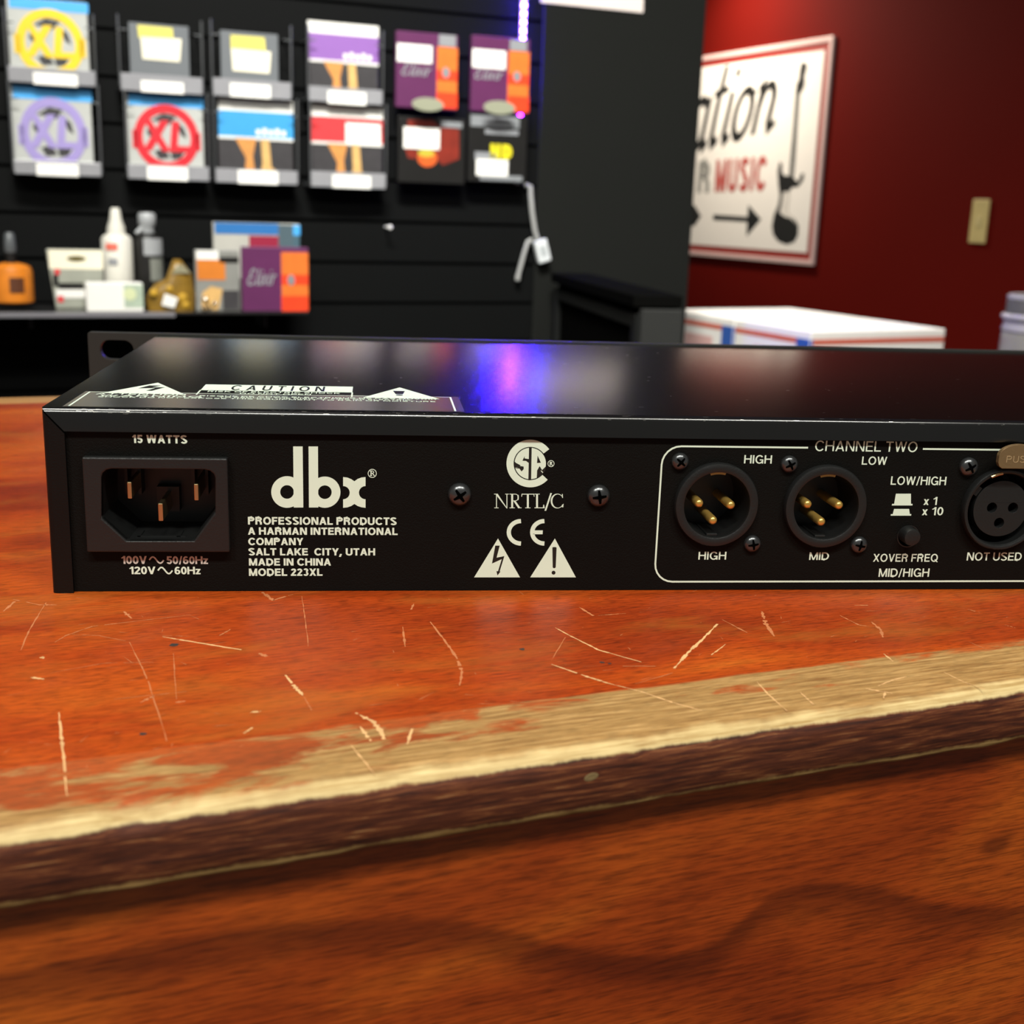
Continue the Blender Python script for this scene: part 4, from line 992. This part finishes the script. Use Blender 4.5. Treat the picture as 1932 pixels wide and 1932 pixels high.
# ------------------------------------------------------------------ shelf and what stands on it
SN = WN - 150
sa = WALL.at(583, 588, SN); sl = WALL.at(0, 575, SN); SZ = sa[1]
sh = thing('wall_shelf', 'thin dark clear shelf on the black slat wall with small goods', 'shelf', WALL.world(0, SN, SZ), WALL.deg)
MB().box(-520, sa[0], 0, 150, -4, 0).build('shelf_board', mat('smoked clear shelf', '242424', .15), sh, bevel=.6)
MB().box(-520, WALL.at(330, 580, SN)[0], -1.5, 0, -7, 0).build('edge_strip', mat('grey shelf lip', '77757a', .35), sh, bevel=.3)
for x in (-300, 40, 380): MB().box(x - 2, x + 2, 70, 150, -30, -4).build('bracket', rail, sh)
class SItem(Item):
    def __init__(s, name, label, cat, rect, n, group=None):
        Item.__init__(s, name, label, cat, rect, n, group)
        dz = s.z0 - SZ; s.o.location.z -= dz * .001; s.z0 = SZ; s.h = s.z1 - SZ
def bottle(it, prof, parts):
    """prof rows: (px half width, px y) -> lathe; split into named parts by y ranges"""
    for name, rows, mtl in parts:
        pr = [(hw / F_PX * it.dist, it.L(it.px, y)[1]) for hw, y in rows]
        pr = [(r_, max(0, z_)) for r_, z_ in pr]
        MB().lathe(pr, (0, it.rad, 0), 'z', 36).build(name, mtl, it.o, smooth=True, bevel=0)
def mk(name, label, cat, px, hw, yt, yb, n, group=None):
    it = SItem(name, label, cat, (px - hw, yt, px + hw, yb), n, group); it.px = px
    it.dist = RZ.dot(WALL.world(it.cx, n, it.z0) - CAM); it.rad = hw / F_PX * it.dist; return it
amb = mat('amber orange label', 'd27a22', .35, var=.25, scale=50)
it = mk('polish_bottle', 'amber orange bottle with dark emblem and neck, at the left end of the shelf', 'bottle', 22, 38, 440, 574, SN + 30)
bottle(it, None, [('body', [(.01, 574), (34, 574), (37.5, 571), (37.5, 515), (35, 506), (26, 501), (14, 498), (.01, 498)], amb), ('neck', [(.01, 499), (9, 499), (9, 478), (.01, 478)], blk), ('cap', [(.01, 478), (10, 478), (11, 470), (9, 444), (6, 440), (.01, 440)], mat('smoky cap', '55585a', .3))])
a, b, c, d = it.R((18, 524, 46, 553)); k = MB(); rb_ = it.rad + .4
for i in range(8):
    t0_, t1_ = [(a + (c - a) * q / 8) for q in (i, i + 1)]; f_ = lambda t: it.rad - math.sqrt(max(1, rb_ ** 2 - t * t))
    k.add([(t0_, f_(t0_), b), (t1_, f_(t1_), b), (t1_, f_(t1_), d), (t0_, f_(t0_), d)], [(0, 1, 2, 3)])
k.build('emblem', mat('brown emblem', '5a3420', .45), it.o)
it = SItem('accessory_bag', 'white and olive printed bag standing behind the blank white box', 'bag', (90, 471, 196, 580), SN + 55)
MB().prism([[(-it.w / 2, it.h), (-it.w / 2 + 9, 0), (it.w / 2 - 2, 0), (it.w / 2, it.h)]], 0, 14).build('bag_body', mat('grey green film', '9a9c90', .35, var=.25, scale=40), it.o, bevel=2)
it.plate('header_card', (92, 472, 194, 508), offw, -.6); it.polys('olive_print', [[(p[0], p[1]) for p in circ(*it.L(144, 488), 13, 24, 4)]], mat('olive print', '5a5020', .5), -1.0)
it.plate('red_spot', (103, 507, 113, 518), REDB, -.8); it.plate('black_band', (110, 534, 158, 545), blk, -.8); it.plate('white_band', (106, 546, 165, 562), white, -.8); it.plate('red_spot', (109, 558, 120, 570), REDB, -1.0); it.plate('dark_edge', (100, 518, 110, 540), blk, -.7)
it = SItem('small_box', 'blank bright white small box with pale green end, at the front of the shelf', 'box', (163, 534, 270, 582), SN + 8)
MB().box(-it.w / 2, it.w / 2, 0, 26, 0, it.h).build('box_body', white, it.o, bevel=1)
it.plate('green_print', (234, 537, 270, 580), mat('grey green print', 'a9b8a4', .5, var=.2, scale=60), -.5); it.polys('round_print', [[(p[0], p[1]) for p in circ(*it.L(245, 555), 9, 24, 9)]], mat('pale lime print', 'cdd4a8', .5), -.9)
cream = mat('cream white plastic', 'd2cfc4', .35, var=.04)
it = mk('spray_bottle', 'cream white spray bottle with red mark behind the white box', 'bottle', 224, 29, 393, 576, SN + 62)
bottle(it, None, [('body', [(.01, 576), (27, 576), (29, 572), (28, 452), (24, 446), (16, 442), (.01, 442)], cream), ('pump_cap', [(.01, 444), (17, 444), (16, 430), (11, 414), (9, 398), (7, 393), (.01, 393)], cream)])
def wrapp(it, rect, mtl, name, out=.5):
    a, b, c, d = it.R(rect); k = MB(); rb_ = it.rad + out; N_ = 8
    for i in range(N_):
        t0_, t1_ = a + (c - a) * i / N_, a + (c - a) * (i + 1) / N_
        f_ = lambda t: it.rad - math.sqrt(max(1, rb_ ** 2 - t * t))
        k.add([(t0_, f_(t0_), b), (t1_, f_(t1_), b), (t1_, f_(t1_), d), (t0_, f_(t0_), d)], [(0, 1, 2, 3)])
    k.build(name, mtl, it.o)
wrapp(it, (200, 459, 222, 472), mat('faded red mark', 'd86a58', .5), 'red_mark'); wrapp(it, (205, 488, 222, 500), grey_p, 'grey_mark'); 
it = mk('spray_bottle', 'black spray bottle with silver grey label and pump, right of the cream bottle', 'bottle', 283, 27, 401, 578, SN + 70)
gl = mat('silver grey label', '9a9c9e', .35, var=.15, scale=60)
bottle(it, None, [('body', [(.01, 578), (25, 578), (27, 574), (27, 462), (24, 448), (14, 440), (.01, 440)], blk), ('pump', [(.01, 442), (13, 442), (12, 430), (16, 424), (16, 406), (13, 402), (.01, 401)], gl)])
wrapp(it, (271, 450, 308, 482), gl, 'label'); wrapp(it, (284, 488, 309, 530), mat('dim grey label', '7a7c74', .4), 'label')
k = MB(); a, b = it.L(268, 432); k.tube([(0, it.rad, it.L(283, 428)[1]), (a, it.rad - 6, b), (a - 7, it.rad - 8, b - 7)], 3.2); k.build('trigger', gl, it.o, smooth=True)
it = SItem('amber_bag', 'clear bag of amber yellow pieces with a white tag on the shelf', 'bag', (278, 488, 372, 590), SN + 10)
bagm = mat('amber yellow film', '806224', .3, var=.6, scale=38)
w, h = it.w, it.h
pr_ = [(-w * .5, 0), (-w * .52, h * .25), (-w * .35, h * .5), (-w * .1, h * .62), (w * .05, h * .98), (w * .2, h * .98), (w * .42, h * .7), (w * .5, h * .3), (w * .46, 0)]
m = MB(); n_ = len(pr_); cxy = (w * .05, h * .4)
rings = [[(cxy[0] + (x - cxy[0]) * f, y_, max(0, cxy[1] + (z - cxy[1]) * f) if z > 0 else 0) for x, z in pr_] for f, y_ in ((.45, 0), (.85, 4), (1, 12), (.9, 20), (.5, 25))]
m.add([p for r_ in rings for p in r_], [(j * n_ + i, j * n_ + (i + 1) % n_, (j + 1) * n_ + (i + 1) % n_, (j + 1) * n_ + i) for j in range(4) for i in range(n_)] + [tuple(range(n_)), tuple(range(4 * n_, 5 * n_))])
m.build('bag_body', bagm, it.o, smooth=True, angle=70)
it.polys('clear_top', [[it.L(*p) for p in ((360, 515), (343, 498), (336, 500), (322, 516))]], mat('pale film', '8f8a70', .3), -.8)
for px, py, r_ in ((290, 553, 9), (320, 545, 8), (345, 562, 11), (350, 575, 9)): 
    a, b = it.L(px, py); MB().lathe([(.001, -4), (r_ * .5, -3), (r_ * .68, 0), (.001, 4)], (a, 1, b), 'y', 18).build('amber_piece', mat('amber piece', 'b8902e', .35, var=.4, scale=80), it.o, smooth=True)
it.polys('white_tag', [[it.L(*p) for p in ((304, 575), (328, 581), (335, 562), (310, 553))]], white, -5)
it = SItem('string_pack', 'orange and white pack at the shelf front, left of the plum pack', 'string pack', (369, 472, 452, 590), SN + 20)
MB().box(-it.w / 2, it.w / 2, 0, 8, 0, it.h).build('pouch', mat('grey pack film', '84847f', .4, var=.15, scale=40), it.o, bevel=1)
it.plate('header_band', (370, 473, 412, 490), white, -.5); it.plate('orange_band', (372, 490, 425, 528), colour('burnt orange print', 'cc7628', var=.2, scale=50), -.5)
it.plate('black_band', (414, 485, 450, 496), blk, -.6); it.polys('tan_print', [[it.L(*p) for p in ((380, 584), (412, 584), (420, 545), (398, 540), (382, 552))]], tan_p, -.5); it.plate('dark_print', (420, 548, 451, 584), pic_d, -.5)
it = SItem('string_pack', 'blue topped pack with crimson print standing behind the plum pack', 'string pack', (404, 421, 566, 584), SN + 60)
MB().box(-it.w / 2, it.w / 2, 0, 10, 0, it.h).build('pouch', mat('light grey pouch', 'b0aea6', .4, var=.08), it.o, bevel=1)
it.plate('header_band', (405, 421, 525, 442), colour('deep blue header', '2c6cab'), -.5); it.plate('header_corner', (553, 425, 566, 444), blue, -.5); it.plate('grey_window', (525, 424, 553, 465), mat('slate window', '4f6068', .3), -.6); it.plate('crimson_print', (470, 445, 528, 480), colour('crimson print', '8e1f3a'), -.5); it.plate('slate_print', (528, 444, 565, 470), mat('slate blue print', '46606c', .4), -.5)
plum_pack('plum string pack with orange stripe standing upright at the right end of the shelf', (457, 464, 582, 585), 531, None, None, (466, 504, 522, 537), (542, 516, 556, 536), n=SN + 8, oy=474)
for o_ in [o for o in bpy.data.objects if o.get('label', '').startswith('plum string pack with orange stripe standing')]:
    o_.location.z = (SZ + LIFT) * .001
it = SItem('metal_clip', 'small shiny metal clip on the shelf in front of the orange pack', 'clip', (378, 556, 413, 592), SN + 6)
chrome = mat('polished chrome', 'e6e2d0', .12, 1)
a, b = it.L(388, 565); c, d = it.L(405, 573)
MB().lathe([(.001, -4), (3, -3), (4.6, 0), (3, 3), (.001, 4)], (a, 0, b), 'y', 20).tube([(a, 0, b), ((a + c) / 2, 0, 3), (c, 0, d)], 1.5).lathe([(.001, -3), (2.6, -2), (3.8, 0), (.001, 3)], (c, 0, d), 'y', 20).lathe([(2.6, -1.2), (4.2, 0), (2.6, 1.2)], (a - 2, 0, 4.2), 'y', 20).build('clip_body', chrome, it.o, smooth=True)

# ------------------------------------------------------------------ black cabinet against the charcoal panel
def at_wall(x, y, n): return hit(x, y, WALL.n, n)
Pb = at_wall(1033, 512, WN - 4); Pf = PZ(1197, 557, Pb.z)
dv = (Pb - Pf); CAB = Frame(math.degrees(math.atan2(dv.y, dv.x)) - 90); DL = dv.length - 30
cz = Pb.z
fa = CAB.loc(Pf)
cb = thing('black_cabinet', 'low black cabinet with recessed side, standing against the charcoal panel', 'cabinet', Pf + Vector((0, 0, -950 - cz)), CAB.deg)
hh_ = cz + 950
kb = mat('black laminate', '0c0c0b', .9, spec=0, var=.1); kd = mat('grey black laminate', '171817', .8, spec=.1, var=.1)
CW = CAB.at(1288, 575, fa.y)[0] - fa.x
MB().box(0, CW, 0, DL, hh_ - 16, hh_).build('top_board', kb, cb, bevel=1.5)
MB().box(14, CW - 4, 10, DL - 4, 0, hh_ - 16).build('carcass', kb, cb)
for y0_ in (2, DL - 26): MB().box(4, 16, y0_, y0_ + 22, 0, hh_ - 26).build('side_post', kd, cb, bevel=1)
MB().box(6, 14, 24, DL - 26, hh_ - 44, hh_ - 27).build('side_rail', kd, cb, bevel=.8)
MB().box(10, CW - 1, -8, 10, 0, hh_ - 18).build('front_door', mat('charcoal door', '1e1f1d', .8), cb, bevel=1.5)
# ------------------------------------------------------------------ along the red wall
def redp(x, y, dn=0): p = RED.loc(hit(x, y, RED.n, RC - dn)); return p.x, p.z
a, b = redp(1575, 68, 12); c, d = redp(1531, 499, 12)
e, f = redp(1325, 105, 12); g, h_ = redp(1301, 482, 12)
SR = (a + c) / 2; ST = (b + f) / 2; SB = (d + h_) / 2; SW = 1120
sg = thing('framed_poster', 'white poster with black guitar and red MUSIC, pale framed on the red wall', 'poster', RED.world(SR - SW / 2, RC - 14, SB), RED.deg)
hgt = ST - SB
def SL(x, y): p = redp(x, y, 14); return p[0] - (SR - SW / 2), p[1] - SB
frm = mat('pale pink white frame', 'd6b8b4', .4, var=.04); mount = mat('dark red mount', '8c241c', .6)
iw = SL(1560, 85)[0]; ow = SW / 2
fwd = (ow - SL(1565, 250)[0]) if False else hgt * .022
MB().prism([[(-ow, 0), (ow, 0), (ow, hgt), (-ow, hgt)], [(-ow + fwd, fwd), (-ow + fwd, hgt - fwd), (ow - fwd, hgt - fwd), (ow - fwd, fwd)]], 1, 12).build('frame', frm, sg, bevel=1.5)
MB().box(-ow + fwd * .8, ow - fwd * .8, 6, 13, fwd * .8, hgt - fwd * .8).build('mount', mount, sg)
pm = fwd * 2.5
pp = MB().box(-ow + pm, ow - pm, 5, 6, pm, hgt - pm).build('poster_sheet', mat('white poster paper', 'ece8e2', .5, var=.02), sg)
pk = mat('black poster ink', '141412', .5); prd = mat('red poster ink', 'b04c46', .5, var=.25, scale=40); pgy = mat('grey poster ink', '8a8a86', .5)
C6 = lambda x, y: (1240 + x / 2.792, y / 2.792)
def SQ(*q): return [SL(*C6(x, y)) for x, y in q]
def pr(name, polys, mtl, y=4.2): return MB().flat(polys, y, th=.8).build(name, mtl, pp)
# upright electric guitar silhouette
g0 = [(770, 325), (785, 345), (778, 375), (770, 400), (772, 440), (762, 470), (748, 490), (735, 650), (722, 830), (712, 935), (735, 960), (755, 912), (768, 915), (762, 950), (735, 985), (705, 985), (688, 1010), (690, 1050), (680, 1090), (690, 1130), (720, 1155), (738, 1190), (735, 1240), (715, 1275), (675, 1288), (630, 1270), (605, 1235), (598, 1190), (610, 1130), (632, 1080), (640, 1030), (632, 970), (628, 900), (640, 850), (652, 865), (650, 905), (665, 925), (690, 925), (700, 800), (712, 650), (722, 500), (728, 440), (740, 420), (745, 370), (752, 335)]
pr('guitar_print', [SQ(*g0)], pk)
pr('guitar_plate', [SQ((660, 1010), (685, 1010), (690, 1050), (678, 1090), (690, 1130), (715, 1155), (728, 1190), (720, 1170), (700, 1150), (665, 1140), (640, 1120), (650, 1080), (655, 1040))], mat('white guitar plate', 'dcd8d2', .5), 3.6)
pr('guitar_neck', [SQ((745, 495), (728, 700), (708, 930), (700, 930), (712, 800), (722, 650), (733, 495))], pgy, 3.9)
pr('arrow_print', [SQ((290, 1130), (470, 1142), (475, 1080), (540, 1155), (465, 1245), (468, 1168), (290, 1158)), SQ((225, 1138), (190, 1080), (100, 1080), (100, 1190), (190, 1190))], pk)
# lettering: a slanting brush word, then red capitals
x0_, z0_ = SL(*C6(205, 830)); x1_, z1_ = SL(*C6(612, 620))
def warp(polys, bl, br, hl, hr): return [[(bl[0] + (br[0] - bl[0]) * u, (bl[1] + (br[1] - bl[1]) * u) + v * (hl + (hr - hl) * u)) for u, v in t] for t in polys]
bl, br = SL(*C6(150, 835)), SL(*C6(612, 700)); tl, tr2 = SL(*C6(150, 385)), SL(*C6(612, 290))
pr('brush_lettering', warp(brush_polys('ation', t=.115), bl, br, (tl[1] - bl[1]), (tr2[1] - br[1])), pk)
a1, a2, a3 = SL(*C6(296, 1012)), SL(*C6(562, 1003)), SL(*C6(310, 842))
mw, wd_ = line_polys('MUSIC', .22, .14); pr('red_lettering', [[(a1[0] + p / wd_ * (a2[0] - a1[0]), a1[1] + (a2[1] - a1[1]) * p / wd_ + q * (a3[1] - a1[1])) for p, q in t] for t in mw], prd)
a1, a2, a3 = SL(*C6(205, 1015)), SL(*C6(268, 1012)), SL(*C6(215, 850))
mw, wd_ = line_polys('R', .22, .14); pr('grey_lettering', [[(a1[0] + p / wd_ * (a2[0] - a1[0]), a1[1] + q * (a3[1] - a1[1])) for p, q in t] for t in mw], pgy)
# switch plate
q0, q1 = redp(1826, 458, 6), redp(1867, 376, 6)
sw = thing('switch_plate', 'almond coloured switch plate on the red wall', 'switch plate', RED.world((q0[0] + q1[0]) / 2, RC - 6, q0[1]), RED.deg)
wd2, ht2 = q1[0] - q0[0], q1[1] - q0[1]
alm = mat('almond plastic', 'c8b478', .45)
MB().box(-wd2 / 2, wd2 / 2, 0, 6, 0, ht2).build('plate', alm, sw, bevel=2)
MB().box(-8, 8, -2.5, 1, ht2 / 2 - 14, ht2 / 2 + 14).build('rocker', mat('almond rocker', 'cdbb84', .4), sw, bevel=1)
for z in (ht2 * .14, ht2 * .86): MB().lathe([(.001, -.9), (2, -.6), (2.6, .2)], (0, 0, z), 'y', 14).build('screw', brass, sw)

# postal boxes on a low black bench
BOXF = Frame(20.5)
cw = mat('white postal card', 'e6e2dc', .5, var=.03); rst = mat('postal red stripe', 'c4604c', .5, var=.08); bst = mat('postal blue patch', '2f55a0', .5, var=.08); rtx = mat('faint red print', 'd0a6a0', .5, var=.2, scale=60)
K1 = CAM + ray(1531, 626) * 2150; BT = K1.z; bh = 130
ob = BOXF.loc(K1)
def bl_(x, y, z=BT): p = BOXF.loc(PZ(x, y, z)); return p.x, p.y
wbx = bl_(1735, 614)[0] - ob.x
d1 = bl_(1388, 603)[1] - ob.y
def postal(label, x, y, w, d, right, up=0):
    o = thing('postal_box', label, 'box', BOXF.world(x, y, BT - bh + up), BOXF.deg, 'white postal boxes')
    MB().box(0, w, 0, d, 0, bh).build('carton', cw, o, bevel=2)
    # stripe and patch run round the left side and the near end
    s_ = MB().box(-.5, 0, 28, d - 3, bh - 24, bh - 14); s_.box(6, w - 2, -.5, 0, bh - 24, bh - 14); s_.build('red_stripe', rst, o)
    MB().box(-.8, 0, 2, d * .17, 4, bh - 14).box(0, 5, -.8, 0, 4, bh - 14).build('blue_patch', bst, o)
    MB().box(-.5, 0, d * .3, d * .72, bh - 68, bh - 40).build('faint_print', rtx, o)
    f_ = MB().box(w * .03, w * .97, d * .03, d * .44, bh, bh + 1.2).box(w * .03, w * .97, d * .46, d * .97, bh, bh + 1.2).build('top_flap', white, o, bevel=.4)
    return o
postal('white postal box with red stripe and blue corner patch, nearest on the bench', ob.x, ob.y, wbx, d1 - 3, True)
postal('white postal box with blue patch, behind the near one beside the charcoal panel', ob.x, ob.y + d1, wbx, d1, True)
bn = thing('low_bench', 'low black bench under the white postal boxes', 'bench', BOXF.world(ob.x, ob.y, -950), BOXF.deg)
bt = BT - bh + 950
MB().box(-60, wbx + 520, -60, 2 * d1 + 60, bt - 25, bt).build('bench_top', kb, bn, bevel=2)
for x in (-40, wbx + 460):
    for y in (-40, 2 * d1): MB().box(x, x + 40, y, y + 40, 0, bt - 25).build('leg', kb, bn)
# clear tub
jr = 62.0
jl = CAM + ray(1894, 590) * 2080; jc = jl + RX * jr * 1.02; 
jt = (CAM + ray(1930, 556) * 2090).z
tb_ = thing('plastic_tub', 'clear grey plastic tub with a ridged lid, at the right end of the bench', 'tub', (jc.x, jc.y, BT - bh), 0)
jh = jt - (BT - bh)
tub_m = mat('cloudy clear plastic', '8d8a82', .22, var=.06, alpha=1); lid_m = mat('pale lid rim', 'a6a2a6', .15, var=.05); lid_d = mat('smoky clear lid', '5c5a58', .12, var=.08)
MB().lathe([(.001, 0), (jr * .96, 0), (jr * 1.0, 4), (jr * .955, jh - 62), (.001, jh - 62)], (0, 0, 0), 'z', 56).build('tub_body', tub_m, tb_, smooth=True)
MB().lathe([(jr * .9, jh - 62), (jr * .965, jh - 61), (jr * .985, jh - 57), (jr * .95, jh - 53), (jr * .94, jh - 42), (jr * 1.01, jh - 40), (jr * 1.02, jh - 34), (jr * .97, jh - 31)], (0, 0, 0), 'z', 56).build('collar', lid_m, tb_, smooth=True, angle=70)
MB().lathe([(jr * .93, jh - 32), (jr * .905, jh - 5), (jr * .88, jh), (jr * .80, jh), (jr * .78, jh - 6), (.001, jh - 6)], (0, 0, 0), 'z', 56).build('lid', lid_d, tb_, smooth=True)
MB().lathe([(jr * .915, jh - 6), (jr * .92, jh - 1), (jr * .86, jh + 1), (jr * .80, jh - 3)], (0, 0, 0), 'z', 56).build('lid_rim', lid_m, tb_, smooth=True)
